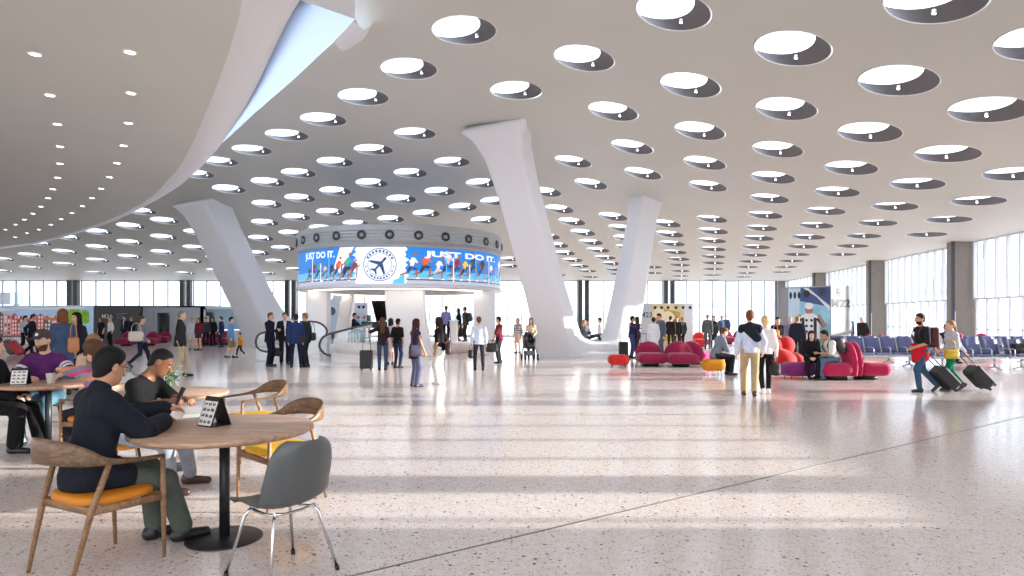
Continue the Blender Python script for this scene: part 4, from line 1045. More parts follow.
# pale blue glass kiosk beside it
k_ = empty('glass_kiosk', (0, 0, 0)); tag(k_, 'pale blue glass fronted kiosk with a dark poster, left of the leaning column', 'kiosk')
Yg = 43.0; x0, x1 = X_at(205.5, Yg), X_at(250, Yg); zk = Z_at(307, Yg)
mb = MB(); mb.box(((x0 + x1) / 2, Yg, zk - 0.08), (x1 - x0, 0.5, 0.16)); mb.box((x0 + 0.06, Yg, zk / 2), (0.12, 0.5, zk)); mb.box((x1 - 0.06, Yg, zk / 2), (0.12, 0.5, zk)); mb.box(((x0 + x1) / 2, Yg, 0.4), (x1 - x0, 0.5, 0.8)); mb.build('frame', M_PANEL, k_)
mb = MB(); mb.box(((x0 + x1) / 2, Yg + 0.1, (0.8 + zk) / 2), (x1 - x0 - .3, 0.04, zk - 0.9)); mb.build('glass_panel', mat('glass_blue', (150, 186, 208), 0.2), k_)
mb = MB(); mb.box((X_at(209, Yg), Yg - 0.1, 1.35), (0.5, 0.04, 1.3)); mb.box((X_at(208, Yg), Yg - 0.13, 1.5), (0.24, 0.02, 0.5), mi=1); mb.build('poster', [M_DPANEL, M_PANEL], k_)
# poster box M22
bx = empty('poster_box', (0, 0, 0)); tag(bx, 'tall gate box with a sports poster and the gate name M22', 'poster box')
pA, pB, pC = V((X_at(781, 25.6), 25.6, 0)), V((X_at(831, 24.0), 24.0, 0)), V((X_at(851, 24.4), 24.4, 0)); zb = Z_at(285.5, 24.0)
pD = pA + (pC - pB)
mb = MB(); mb.add([*(p for p in (pA, pB, pC, pD)), *(p + V((0, 0, zb)) for p in (pA, pB, pC, pD))], [(0, 1, 5, 4), (1, 2, 6, 5), (2, 3, 7, 6), (3, 0, 4, 7), (4, 5, 6, 7)]); mb.build('box', mat('panel_box', (152, 154, 158), 0.45, vary=0.02), bx)
def face_map(a, b):
    d = (b - a).normalized(); n_ = V((d.y, -d.x, 0)); return lambda u, v, lay: a + d * u + n_ * (0.004 * lay) + V((0, 0, v))
PM = [mat('post_navy', (66, 84, 132), 0.4, vary=0.15, scale=2), mat('post_cyan', (150, 204, 222), 0.4, vary=0.25, scale=2), mat('post_white', (236, 238, 240), 0.4), mat('post_skin', (176, 128, 108), 0.5), mat('post_black', (40, 40, 44), 0.5), mat('post_grass', (140, 160, 140), 0.5, vary=0.1), mat('post_pale', (196, 220, 234), 0.4, vary=0.1)]
L_ = (pB - pA).length; P = Pic(); u0 = L_ * 0.16
P.rect(u0, 0.0, L_ - 0.02, zb - 0.05, 0, 1); P.rect(u0, 0.0, L_ - 0.02, 1.15, 5, 2); P.poly([(u0, 1.0), (L_ - 0.02, 0.75), (L_ - 0.02, 2.0), (u0, 2.35)], 1, 3)
P.poly([(u0, 1.3), (u0 + 0.42, 1.3), (u0 + 0.5, zb - 0.05), (u0, zb - 0.05)], 6, 4)
P.poly([(u0 + 0.6, zb - 0.05), (u0 + 0.8, zb - 0.05), (L_ - 0.04, 1.85), (L_ - 0.04, 2.05)], 2, 4)
for k in range(3): P.disc((u0 + 0.1 + k * 0.17, zb - 0.33), 0.055, 4, 5, ry=0.14)
P.disc((u0 + 0.75, zb - 0.28), 0.13, 4, 5)
cx = u0 + 0.85                                            # a ball player with raised arms, in plain white and dark kit
P.disc((cx, 1.92), 0.16, 3, 6, ry=0.2); P.disc((cx, 2.05), 0.165, 2, 7, ry=0.13); P.poly([(cx - 0.42, 0.75), (cx + 0.42, 0.75), (cx + 0.40, 1.62), (cx + 0.15, 1.76), (cx - 0.15, 1.76), (cx - 0.40, 1.62)], 2, 6)
for s_ in (-1, 1):
    P.stroke((cx + s_ * 0.36, 1.60), (cx + s_ * 0.62, 1.25), 0.11, 0.08, 4, 6); P.stroke((cx + s_ * 0.62, 1.25), (cx + s_ * 0.36, 1.72), 0.07, 0.05, 3, 7); P.rect(cx + s_ * 0.24 - 0.06, 0.8, cx + s_ * 0.24 + 0.06, 1.6, 4, 7)
    P.stroke((cx + s_ * 0.2, 0.78), (cx + s_ * 0.3, 0.1), 0.19, 0.14, 4, 6)
for k in range(6): P.disc((cx - 0.1 + 0.2 * (k % 2), 1.5 - 0.22 * (k // 2)), 0.055, 4, 7)
def icon(P, c, r, dk, lt):
    P.ring(c, r * 0.84, r, dk, 8); P.poly([(c[0] - r * .45, c[1] - r * .3), (c[0] + r * .2, c[1] - r * .55), (c[0] + r * .55, c[1] + r * .1), (c[0] + r * .4, c[1] + r * .3), (c[0] - r * .1, c[1] - r * .15), (c[0] - r * .4, c[1] + r * .25), (c[0] - r * .5, c[1] + r * .1)], dk, 8); P.stroke((c[0] - r * .4, c[1] + r * .55), (c[0] + r * .55, c[1] + r * .45), r * .1, r * .1, dk, 8)
icon(P, (L_ * 0.84, Z_at(292, 24.2)), 0.145, 4, 2)
mb = MB(); P.put(mb, face_map(pA, pB)); mb.build('poster', PM, bx, recalc=False)
P = Pic(); icon(P, (0.40, Z_at(292, 24.2)), 0.15, 4, 2); mb = MB(); P.put(mb, face_map(pB, pC)); mb.build('plane_icon', PM, bx, recalc=False)
P = Pic(); gate_name(P, '22', 0.05, Z_at(307.3, 24.2), 0.95, 0.31, 4, 3, 0.04); mb = MB(); P.put(mb, face_map(pB, pC)); mb.build('lettering', PM, bx, recalc=False)
# poster wall M23
YM = 36.0; x0, x1 = X_at(633, YM), X_at(693, YM); zm = Z_at(303.5, YM)
pw = empty('poster_wall', (0, 0, 0)); tag(pw, 'white wall with the gate name M23, a golden poster and six round lamps', 'poster wall')
mb = MB(); mb.box(((x0 + x1) / 2, YM + 0.15, zm / 2), (x1 - x0, 0.3, zm)); mb.build('panel', M_PANEL, pw)
P = Pic(); pu0, pu1 = X_at(652, YM) - x0, X_at(684, YM) - x0
P.rect(pu0, 0, pu1, zm - 0.05, 0, 1); P.poly([(pu0, 0.3), (pu1 - 0.5, 0.3), (pu1 - 0.2, zm - 0.5), (pu0 + 0.3, zm - 0.2)], 1, 2); P.disc((pu0 + 0.9, 1.3), 0.45, 2, 3, ry=0.7); P.disc((pu0 + 0.4, 1.9), 0.3, 2, 3); P.stroke((pu0 + 0.2, 0.2), (pu0 + 1.5, 1.6), 0.1, 0.15, 3, 3)
for px in (655, 661.5, 668, 676, 683, 690): P.disc((X_at(px, YM) - x0, Z_at(307.6, YM)), 0.085, 4, 5)
gate_name(P, '23', X_at(641, YM) - x0, Z_at(317.3, YM), 0.62, 0.29, 5, 4, 0.012); P.rect(0, 0, X_at(652, YM) - x0, zm, 6, 1)
mb = MB(); P.put(mb, wall_map(x0, x1, YM, 0)); mb.build('poster', [mat('gold_pale', (224, 206, 160), 0.5, vary=0.15, scale=2), mat('gold', (206, 166, 90), 0.5, vary=0.2, scale=2), mat('gold_light', (242, 228, 190), 0.5), mat('gold_dark', (140, 100, 56), 0.5), M_BLACK, mat('letter_dark', (60, 62, 66), 0.5, vary=0), M_GPANEL], pw, recalc=False)
# poster wall behind the piano
YP = 37.0; x0, x1 = X_at(327, YP), X_at(367, YP)
pw = empty('poster_wall', (0, 0, 0)); tag(pw, 'pale blue poster wall with three round lamps, seen behind the pianist', 'poster wall')
mb = MB(); mb.box(((x0 + x1) / 2, YP + 0.15, 1.25), (x1 - x0, 0.3, 2.5)); mb.build('panel', M_PANEL, pw)
P = Pic(); w_ = x1 - x0; P.rect(0.05, 0.1, w_ - 0.05, 1.9, 6, 1); P.rect(0.05, 0.1, 0.5, 0.7, 0, 2); P.disc((0.25, 2.0), 0.25, 0, 2)
for i in range(3): P.stroke((1.4 + i * 0.35, 0.4), (1.45 + i * 0.35, 1.5), 0.11, 0.14, 1, 3); P.disc((1.45 + i * 0.35, 1.65), 0.1, 3, 3)
for px in (352.5, 359, 363.5): P.disc((X_at(px, YP) - x0, Z_at(307, YP)), 0.085, 4, 4)
mb = MB(); P.put(mb, wall_map(x0, x1, YP, 0)); mb.build('poster', PM, pw, recalc=False)

# ================================================================ piano, counter, balustrades, stroller
pn = empty('grand_piano', (X_at(388, 30.3) - 0.42, 30.6, 0.45)); tag(pn, 'black grand piano with raised lid on the round stage', 'piano')
out = [(-0.75, -0.72), (-0.75, 0.72), (-0.35, 0.72), (0.1, 0.68), (0.6, 0.35), (1.0, -0.05), (1.12, -0.4), (1.0, -0.68), (0.7, -0.74)]
mb = MB(); mb.prism(out, lambda u, v, w_: V((u, v, 0.68 + w_)), 0.30); bevel(mb.build('case', M_BLACK, pn), 0.02)
tl = math.radians(52); mb = MB(); mb.prism([(u, v) for u, v in out if u > -0.5] + [(-0.4, -0.72)], lambda u, v, w_: V((u, 0.70 - (0.70 - v) * math.cos(tl), 0.99 + (0.70 - v) * math.sin(tl) * 0.85 + w_)), 0.03); mb.build('lid', mat('piano_dark', (44, 40, 34), 0.3), pn)
mb = MB(); mb.box((-0.86, 0, 0.72), (0.26, 1.40, 0.10)); mb.box((-0.88, 0, 0.775), (0.16, 1.22, 0.015), mi=1); mb.build('keyboard', [M_BLACK, M_PAPER], pn)
mb = MB(); mb.box((-0.55, 0, 1.14), (0.04, 0.7, 0.3)); mb.build('music_stand', M_BLACK, pn)
for x, y in ((-0.65, -0.55), (-0.65, 0.55), (0.85, -0.35)): mb = MB(); mb.lathe([(0.06, 0.68), (0.075, 0.5), (0.04, 0.1), (0.045, 0.0)], 12, c=(x, y, 0)); mb.build('leg', M_BLACK, pn)
mb = MB(); mb.tube([(-0.3, -0.6, 0.98), (-0.2, -0.3, 1.7)], 0.012, 6); mb.build('lid_prop', M_BLACK, pn)
bn = empty('piano_bench', (X_at(352, 30.3), 30.55, 0.45)); tag(bn, 'small black bench under the pianist', 'bench')
mb = MB(); mb.box((0, 0, 0.46), (0.34, 0.62, 0.07)); bevel(mb.build('seat', M_BLACK, bn), 0.02)
for sx in (-1, 1):
    for sy in (-1, 1): mb = MB(); mb.box((sx * .14, sy * .27, 0.22), (0.04, 0.04, 0.44)); mb.build('leg', M_BLACK, bn)
ct = empty('counter', (X_at(453.5, 31), 31.2, 0.45)); tag(ct, 'narrow white standing counter on the stage beside the man in lilac', 'counter')
mb = MB(); mb.box((0, 0, 0.50), (0.36, 0.5, 1.0)); bevel(mb.build('body', M_WHITE, ct), 0.02)
mb = MB(); mb.box((0, 0, 1.02), (0.44, 0.58, 0.04)); bevel(mb.build('top', M_WHITE, ct), 0.01)
M_RAILG = glass_mat('rail_glass', (0.93, 0.95, 0.96), 0.08); M_RUB = mat('rubber_grey', (74, 76, 78), 0.5)
def balustrade(px, Y, label, g0):
    r = empty('glass_balustrade', (0, 0, 0)); tag(r, label, 'balustrade', 'escalator balustrades')
    pts = smooth_curve([V((X_at(x, Y), Y, Z_at(y, Y))) for x, y in px], 4)
    mb = MB(); mb.tube(pts, (0.04, 0.04), 8, up=V((0, 1, 0))); mb.build('handrail', M_RUB, r)
    mb = MB(); low = [V((p.x, Y, g0)) for p in pts]
    mb.add([*pts, *low], [(i, i + 1, len(pts) + i + 1, len(pts) + i) for i in range(len(pts) - 1)]); o = mb.build('glass_panel', M_RAILG, r); so = o.modifiers.new('t', 'SOLIDIFY'); so.thickness = 0.012
balustrade([(331, 356), (324, 353), (319.5, 347), (321, 340), (327, 335), (345, 330), (372, 323)], 22.0, 'glass balustrade with a dark handrail rising before the piano', 0.03)
balustrade([(325.5, 336), (327, 331), (324, 326), (318, 322.5), (309, 321.5), (300, 321.5)], 25.0, 'glass balustrade with curved handrail end behind the suited group', 0.03)
balustrade([(268, 352), (260, 350), (256, 344), (257, 337), (262, 333), (275, 331)], 23.5, 'glass balustrade with curved handrail end left of the suited group', 0.03)
sr = empty('stroller', (X_at(529.5, 24.2), 24.2, 0), 0.2); tag(sr, 'dark baby stroller pushed by the woman beside the white column', 'stroller')
s = Solid(); s.u(rbox((0, 0, 0.62), (0.21, 0.26, 0.2), 0.12)); s.u(ell((0, 0.12, 0.86), (0.22, 0.22, 0.2)), 0.05); s.minus(ell((0, -0.22, 0.82), (0.16, 0.26, 0.2))); solid_obj('seat_hood', s, 0.02, M_BLACK, sr)
mb = MB()
for sx in (-1, 1): mb.tube([(sx * .24, -0.34, 0.12), (sx * .23, 0.0, 0.5), (sx * .2, 0.42, 1.02)], 0.014, 8); mb.tube([(sx * .24, 0.3, 0.12), (sx * .23, 0.05, 0.52)], 0.014, 8)
mb.tube([(-.2, 0.42, 1.02), (.2, 0.42, 1.02)], 0.018, 8); mb.build('frame', M_BLKMET, sr)
mb = MB(); mb.box((0, 0.02, 0.26), (0.36, 0.5, 0.16)); bevel(mb.build('basket', mat('basket_grey', (90, 88, 86), 0.8), sr), 0.04)
for sx in (-1, 1):
    for y in (-0.34, 0.3): mb = MB(); mb.tube([(sx * .24 - .025, y, 0.12), (sx * .24 + .025, y, 0.12)], 0.12, 18); mb.build('wheel', M_BLACK, sr)

# ================================================================ luggage
def make_suitcase(name, m, w, h, d, x, y, rz, tilt, label, handle=0.45, z=0.0):
    r = empty(name, (x, y, z), rz); tag(r, label, 'suitcase'); r.rotation_euler = (tilt, 0, rz)
    mb = MB(); mb.box((0, d / 2, h / 2 + 0.05), (w, d, h)); o = bevel(mb.build('shell', m, r), 0.045, 3)
    mb = MB()
    for k in range(5): mb.box((-w / 2 + w * (k + 0.5) / 5, -0.004, h / 2 + 0.05), (0.02, 0.012, h * 0.8))
    mb.build('ribs', m, r)
    if handle:
        mb = MB()
        for s_ in (-1, 1): mb.tube([(s_ * w * .3, d - 0.05, h * 0.5), (s_ * w * .3, d - 0.05, h + handle)], 0.009, 8)
        mb.tube([(-w * .3, d - 0.05, h + handle), (w * .3, d - 0.05, h + handle)], 0.014, 8); mb.build('pull_handle', M_BLKMET, r)
    for sx in (-1, 1):
        for y_ in (0.05, d - 0.05): mb = MB(); mb.tube([(sx * w * .36 - .015, y_, 0.028), (sx * w * .36 + .015, y_, 0.028)], 0.028, 12); mb.build('wheel', M_BLACK, r)
    return r
BLK = mat('case_black', (36, 36, 40), 0.45, vary=0.08); CRED = mat('case_red', (190, 30, 44), 0.45); CGREY = mat('case_grey', (84, 86, 94), 0.45)
make_suitcase('suitcase', BLK, 0.38, 0.56, 0.26, X_at(366.5, 19.3), 19.2, 0.1, 0, 'upright black suitcase held by the long haired woman in jeans', 0.42)
make_suitcase('suitcase', BLK, 0.36, 0.60, 0.26, X_at(624, 25.3), 25.3, 0, 0, 'upright black suitcase left of the embracing couple', 0.4)
make_suitcase('suitcase', BLK, 0.36, 0.56, 0.26, X_at(644.5, 25.4), 25.4, 0, 0, 'dark suitcase right of the embracing couple', 0.4)
make_suitcase('suitcase', BLK, 0.36, 0.52, 0.24, X_at(946, 13.7), 13.55, -PI / 2, math.radians(44), 'tilted black trolley case pulled by the man in the red jacket', 0.50)
make_suitcase('suitcase', BLK, 0.36, 0.52, 0.24, X_at(983, 13.8), 13.75, -PI / 2, math.radians(44), 'tilted black trolley case pulled by the woman in green trousers', 0.50)
make_suitcase('suitcase', CGREY, 0.45, 0.62, 0.26, X_at(11.5, 27), 27, -1.2, math.radians(30), 'grey trolley case at the far left, beside the red one', 0.45)
make_suitcase('suitcase', CRED, 0.45, 0.62, 0.26, X_at(19.5, 26.4), 26.4, -1.2, math.radians(35), 'red trolley case pulled by the walking man in the dark suit', 0.45)

# ================================================================ outside: aircraft and a jet bridge
def aircraft(x, y, z, rz, L, label, tailc):
    r = empty('airliner', (x, y, z), rz); tag(r, label, 'aircraft')
    mb = MB(); R_ = 1.9; sec = [(0, .05), (.02, .45), (.06, .8), (.12, 1), (.7, 1), (.85, .72), (.95, .35), (1, .12)]
    rings = [[V((L * (t - .5), R_ * k * math.cos(2 * PI * j / 20), R_ * k * math.sin(2 * PI * j / 20) + (R_ * 0.55 * (1 - k) if t > .6 else -R_ * .15 * (1 - k)))) for j in range(20)] for t, k in sec]
    mb.loft(rings); mb.build('fuselage', mat('plane_white', (226, 232, 240), 0.3, vary=0.02), r)
    mb = MB(); mb.prism([(.5 * L - 5.2, 1.2), (.5 * L - 0.8, 1.2), (.5 * L + 0.6, 6.3), (.5 * L - 1.4, 6.3)], lambda u, v, w_: V((u, -0.15 + w_, v)), 0.3); mb.build('tail_fin', tailc, r)
    for s_ in (-1, 1):
        mb = MB(); mb.prism([(-0.06 * L, 1.5 * s_), (0.10 * L, 1.5 * s_), (0.22 * L, 13 * s_), (0.17 * L, 13 * s_)], lambda u, v, w_: V((u, v, -0.7 + abs(v) * .06 + w_)), 0.25); mb.build('wing', mat('plane_grey', (200, 208, 218), 0.35), r)
        mb = MB(); mb.lathe([(0.3, 0), (0.85, 0.1), (0.95, 0.8), (0.6, 3.0)], 16); o = mb.build('engine', mat('plane_white', (0, 0, 0)), r); o.rotation_euler = (0, PI / 2, 0); o.location = (-0.09 * L, 4.6 * s_, -1.5)
        mb = MB(); mb.prism([(.5 * L - 3, 0.5 * s_), (.5 * L - 0.8, 0.5 * s_), (.5 * L + 0.2, 4.6 * s_), (.5 * L - 0.8, 4.6 * s_)], lambda u, v, w_: V((u, v, 1.0 + w_)), 0.15); mb.build('stabilizer', mat('plane_grey', (0, 0, 0)), r)
    for xx, yy in ((-.36 * L, 0), (.03 * L, 2.2), (.03 * L, -2.2)): mb = MB(); mb.tube([(xx, yy, -1.2), (xx, yy, -z - 0.35)], 0.16, 8); mb.build('landing_gear', M_STEEL, r)
aircraft(X_at(668, 112), 112, 2.0, 0.25, 26, 'white airliner parked outside beyond the far window wall', mat('tail_blue', (150, 180, 210), 0.4))
aircraft(33.5, 66, 2.3, -0.5, 24, 'white airliner with a red and blue tail outside the right windows', mat('tail_redblue', (196, 190, 210), 0.4, vary=0.3, scale=0.6))
jb = empty('jet_bridge', (X_at(8, 90), 90, 0)); tag(jb, 'dark boxy jet bridge outside the far windows at the left edge', 'jet bridge')
mb = MB(); mb.box((-2.5, 0, Z_at(298.5, 90)), (8, 3, 1.6)); mb.build('tunnel', mat('bridge_dark', (72, 76, 82), 0.6), jb)
mb = MB(); mb.box((2.5, 0, Z_at(298.5, 90)), (1.9, 3.2, 1.7)); mb.build('cab', mat('bridge_grey', (150, 156, 164), 0.6), jb)
mb = MB(); mb.box((1.2, 0, 1.6), (0.5, 0.5, 4)); mb.build('support', M_STEEL, jb)
# ================================================================ people
def npv(p): return np.array(p, dtype=float)
def rot_x(a): c, s = math.cos(a), math.sin(a); return np.array([[1, 0, 0], [0, c, s], [0, -s, c]])       # leans +Z towards +Y
def rot_y(a): c, s = math.cos(a), math.sin(a); return np.array([[c, 0, s], [0, 1, 0], [-s, 0, c]])       # leans +Z towards +X
def rot_z(a): c, s = math.cos(a), math.sin(a); return np.array([[c, s, 0], [-s, c, 0], [0, 0, 1]])       # turns +Y towards +X
def unit(v): return v / (np.linalg.norm(v) + 1e-9)
def ik(root, target, l1, l2, pole):
    d = target - root; L = np.linalg.norm(d)
    if L > (l1 + l2) * 0.995: d = d / L * (l1 + l2) * 0.995; L = (l1 + l2) * 0.995
    u = d / L; a = (l1 * l1 - l2 * l2 + L * L) / (2 * L); h = math.sqrt(max(0, l1 * l1 - a * a))
    p = npv(pole) - u * (npv(pole) @ u); p = unit(p)
    return root + u * a + p * h, root + d
def cloth(c, name=None): return mat('cloth_%d_%d_%d' % tuple(c), c, 0.85, vary=0.10, scale=14, bump=0.3, bscale=22, spec=0.2)
SKIN = {'fair': mat('skin_fair', (226, 180, 152), 0.5, vary=0.04), 'tan': mat('skin_tan', (196, 142, 108), 0.5, vary=0.04), 'brown': mat('skin_brown', (128, 84, 58), 0.45, vary=0.05)}
HAIRM = {k: mat('hair_' + k, c, 0.6, vary=0.25, scale=40, bump=0.4, bscale=80, spec=0.25) for k, c in {'black': (15, 13, 13), 'dark': (42, 31, 27), 'brown': (92, 62, 42), 'auburn': (120, 70, 40), 'light': (150, 116, 80), 'blond': (214, 182, 128), 'grey': (130, 126, 122), 'red': (70, 34, 34)}.items()}
M_EYE = mat('eye_dark', (40, 30, 26), 0.3, vary=0); M_EYEW = mat('eye_white', (225, 220, 214), 0.3, vary=0); M_LIPS = mat('lips', (168, 96, 84), 0.5, vary=0)
PEOPLE = {}

def person(key, x, y, face, h, label, *, z=0.0, sit=None, pz=0.945, lean=2, side=0, twist=0, head=(0, 4), lh=None, rh=None, lf=None, rf=None, lpole=None, rpole=None, ltoe=(0, 0), rtoe=(0, 0), fem=False, skin='fair',
           hair=('short', 'dark'), top=None, bottom=None, shoes=(34, 30, 30), vox=0.013, curl=0.5, group=None, lpalm=None, rpalm=None, beard=None, belly=0.0, knees=None):
    sc = h / 1.75; root_loc = V((x, y, z)); rz = -math.radians(face)
    def loc(p):                                            # world point -> body coordinates
        if p is None: return None
        if p[0] == 'w':
            q = V(p[1]) - root_loc; q = Matrix.Rotation(-rz, 3, 'Z') @ q; return npv(q) / sc
        return npv(p)
    if sit is not None: pz = (sit - z) / sc + 0.095
    Rs = rot_x(math.radians(lean)) @ rot_y(math.radians(side)); Rt = Rs @ rot_z(math.radians(twist))
    pel = npv((0, 0, pz)); W = lambda a, b, c: pel + Rs @ npv((a, b, c)); T = lambda a, b, c: pel + Rt @ npv((a, b, c))
    sw = 0.146 if fem else 0.166; fwd = Rs @ npv((0, 1, 0)); fwt = Rt @ npv((0, 1, 0))
    J = {'pel': pel, 'neck': T(0, -0.015, 0.515)}
    Rh = rot_z(math.radians(head[0])) @ rot_x(math.radians(head[1])); hc = J['neck'] + Rh @ npv((0, 0.03, 0.158)); Hd = lambda a, b, c: hc + Rh @ npv((a, b, c))
    J['head'] = hc
    lim = {}
    for s, nm, hand, foot, pole, toe, palm in ((-1, 'l', lh, lf, lpole, ltoe, lpalm), (1, 'r', rh, rf, rpole, rtoe, rpalm)):
        sh = T(s * sw, -0.01, 0.435); tgt = loc(hand)
        if tgt is None: tgt = npv((s * (sw + 0.065), 0.03, 0)) + npv((0, 0, pz - 0.09)) if sit is None else npv((s * 0.12, 0.34, pz + 0.10))
        el, wr = ik(sh, tgt, 0.285, 0.255, pole or ((s * 0.5, -1, -0.25) if sit is None else (s * 0.8, -0.6, -0.6)))
        hip = W(s * 0.092, 0, -0.015); ft = loc(foot)
        if ft is None: ft = npv((s * 0.10, 0.0, 0.085)) if sit is None else npv((s * 0.11, 0.40, 0.085))
        kn, an = ik(hip, ft, 0.435, 0.425, knees or (s * 0.15, 1, 0.0))
        fy, fp = math.radians(toe[0] + s * 6), math.radians(toe[1])
        fd = npv((math.sin(fy) * math.cos(fp), math.cos(fy) * math.cos(fp), -math.sin(fp))); fu = npv((math.sin(fy) * math.sin(fp), math.cos(fy) * math.sin(fp), math.cos(fp)))
        d = unit(wr - el); n = npv(palm) if palm else (npv((-s, 0.0, 0)) if sit is None else npv((-s * 0.3, 0, -1))); n = unit(n - d * (n @ d))
        lim[nm] = dict(sh=sh, el=el, wr=wr, hip=hip, kn=kn, an=an, fd=fd, fu=fu, hd=d, hn=n, s=s); J[nm + 'h'] = wr + d * 0.09; J[nm + 'w'] = wr
    fb = 1.15 if vox > 0.011 else 1.0
    lq = 0.80 if bottom and bottom[0] == 'trousers' else 1.0
    aq = 0.85 if top and top[1] > 0.5 else 1.0
    # ---- body: one continuous surface
    B = Solid()
    tw = 0.118 if fem else 0.130
    B.u(rc(W(0, 0, 0.0), T(0, 0.005, 0.30), 0.135 if fem else 0.130, tw + 0.015, fwd, 0.68), 0.03)
    B.u(rc(T(-sw * .75, 0, 0.430), T(sw * .75, 0, 0.430), 0.050), 0.06); B.u(rc(J['neck'] - Rt @ npv((0, 0, .03)), T(-sw * .8, 0, 0.435), 0.042), 0.05); B.u(rc(J['neck'] - Rt @ npv((0, 0, .03)), T(sw * .8, 0, 0.435), 0.042), 0.05)
    B.u(rc(J['neck'] - Rt @ npv((0, 0, .04)), hc - Rh @ npv((0, 0.015, 0.05)), 0.055 if not fem else 0.047, 0.050 if not fem else 0.044), 0.03)
    B.u(ell(Hd(0, -0.012, 0.030), (0.074, 0.094, 0.085), Rh), 0.02)
    B.u(ell(Hd(0, 0.022, -0.040), (0.058, 0.066, 0.078), Rh), 0.03)
    B.u(ell(Hd(0, 0.050, -0.088), (0.030, 0.032, 0.024), Rh), 0.025)
    B.u(rc(Hd(0, 0.088, 0.004), Hd(0, 0.108, -0.034), 0.008, 0.0135), 0.012)
    for s in (-1, 1):
        B.u(ell(Hd(s * 0.074, -0.008, -0.010), (0.010, 0.022, 0.032), Rh), 0.008)
        B.minus(ell(Hd(s * 0.031, 0.098, 0.008), (0.018, 0.018, 0.011), Rh), 0.012)
    B.u(rc(Hd(-0.03, 0.078, 0.028), Hd(0.03, 0.078, 0.028), 0.009), 0.015)
    for s in (-1, 1): B.u(ell(Hd(s * 0.031, 0.078, 0.006), (0.0135, 0.0135, 0.0125), Rh), 0.004)
    B.u(rc(Hd(-0.018, 0.082, -0.066), Hd(0.018, 0.082, -0.066), 0.0085), 0.01)
    for L in lim.values():
        s = L['s']
        B.u(rc(L['sh'], L['el'], (0.048 if not fem else 0.040) * aq, (0.039 if not fem else 0.034) * aq), 0.04); B.u(rc(L['el'], L['wr'], (0.039 if not fem else 0.034) * aq, 0.026), 0.02)
        B.u(rc(L['hip'], L['kn'], 0.082 * lq, 0.054 * lq), 0.04); B.u(rc(L['kn'], L['an'], 0.053 * lq, 0.036), 0.02)
        if lq == 1.0: B.u(ell(L['kn'] * 0.68 + L['an'] * 0.32 - npv((0, 0.02, 0)), (0.05 * lq, 0.055 * lq, 0.1)), 0.03)
        B.u(rc(L['an'] - L['fd'] * 0.04 - L['fu'] * 0.045, L['an'] + L['fd'] * 0.13 - L['fu'] * 0.055, 0.034, 0.024), 0.03)
        d, n, wr = L['hd'], L['hn'], L['wr']; th = s * np.cross(d, n)
        K = wr + d * 0.088
        B.u(rc(wr, K - d * 0.012, 0.028, 0.040, n, 0.42), 0.012)
        for i, ln in enumerate((0.070, 0.079, 0.073, 0.057)):
            b0 = K - d * 0.012 + th * (0.030 - 0.020 * i); a1, a2 = curl * 0.6, curl * 1.7
            p1 = b0 + (d * math.cos(a1) + n * math.sin(a1)) * ln * 0.52; p2 = p1 + (d * math.cos(a2) + n * math.sin(a2)) * ln * 0.5
            B.u(rc(b0, p1, 0.0092 * fb, 0.0085 * fb), 0.005); B.u(rc(p1, p2, 0.0085 * fb, 0.0070 * fb), 0.004)
        b0 = wr + d * 0.03 + th * 0.024; p1 = b0 + unit(d * .6 + th * .7 + n * .35) * 0.042; p2 = p1 + unit(d * .9 + th * .15 + n * .45) * 0.034
        B.u(rc(b0, p1, 0.0125 * fb, 0.0105 * fb), 0.01); B.u(rc(p1, p2, 0.0105 * fb, 0.008 * fb), 0.004)
    hm = HAIRM[hair[1]]
    Rha = Rh
    def paint(c):
        q = (c - hc) @ Rha; out = np.zeros(len(c), int)
        for s in (-1, 1):
            e = q - npv((s * 0.031, 0.0905, 0.006)); out[(np.abs(e[:, 0]) < 0.0115) & (np.abs(e[:, 2]) < 0.0068) & (q[:, 1] > 0.077)] = 2
            out[(e[:, 0] ** 2 + e[:, 2] ** 2 < 0.0065 ** 2) & (q[:, 1] > 0.075)] = 1
            out[(np.abs(q[:, 0] - s * 0.031) < 0.017) & (np.abs(q[:, 2] - 0.028 + 0.1 * np.abs(np.abs(q[:, 0]) - 0.028)) < 0.0045) & (q[:, 1] > 0.07)] = 4
        out[(np.abs(q[:, 0]) < 0.021) & (np.abs(q[:, 2] + 0.066) < 0.0075) & (q[:, 1] > 0.08)] = 3
        if beard: out[(q[:, 2] < -0.045) & (q[:, 2] > -0.13) & (q[:, 1] > 0.0 + 0.35 * np.maximum(0, -q[:, 2] - 0.09)) & (out == 0) & ~((np.abs(q[:, 0]) < 0.013) & (q[:, 2] > -0.055))] = 4
        return out
    body = solid_obj('person', B, vox, [SKIN[skin], M_EYE, M_EYEW, M_LIPS, hm], None, paint)
    body.location = root_loc; body.rotation_euler = (0, 0, rz); body.scale = (sc,) * 3
    tag(body, label, 'person', group)
    cv = vox * 1.1
    # ---- hair
    st = hair[0]
    if st != 'bald':
        S = Solid(); big = {'curly': 0.02, 'short': 0.0, 'crop': -0.005}.get(st, 0.004)
        S.u(ell(Hd(0, -0.013, 0.033), (0.080 + big, 0.100 + big, 0.090 + big), Rh), 0.01)
        S.u(rc(Hd(0, -0.036, 0.0), Hd(0, -0.042, -0.055), 0.066 + big * .6, 0.052), 0.03)
        if st not in ('crop',): S.u(ell(Hd(0.0, -0.005, 0.056), (0.078 + big, 0.092 + big, 0.082 + big), Rh), 0.02)
        if st in ('short', 'crop', 'cap'): S.cut(half(Hd(0, -0.02, -0.062), Rh @ npv((0, 0.45, -1))), 0.01)
        S.cut(half(Hd(0, 0.052, 0.055), Rh @ npv((0, 0.80, -0.60))), 0.02)
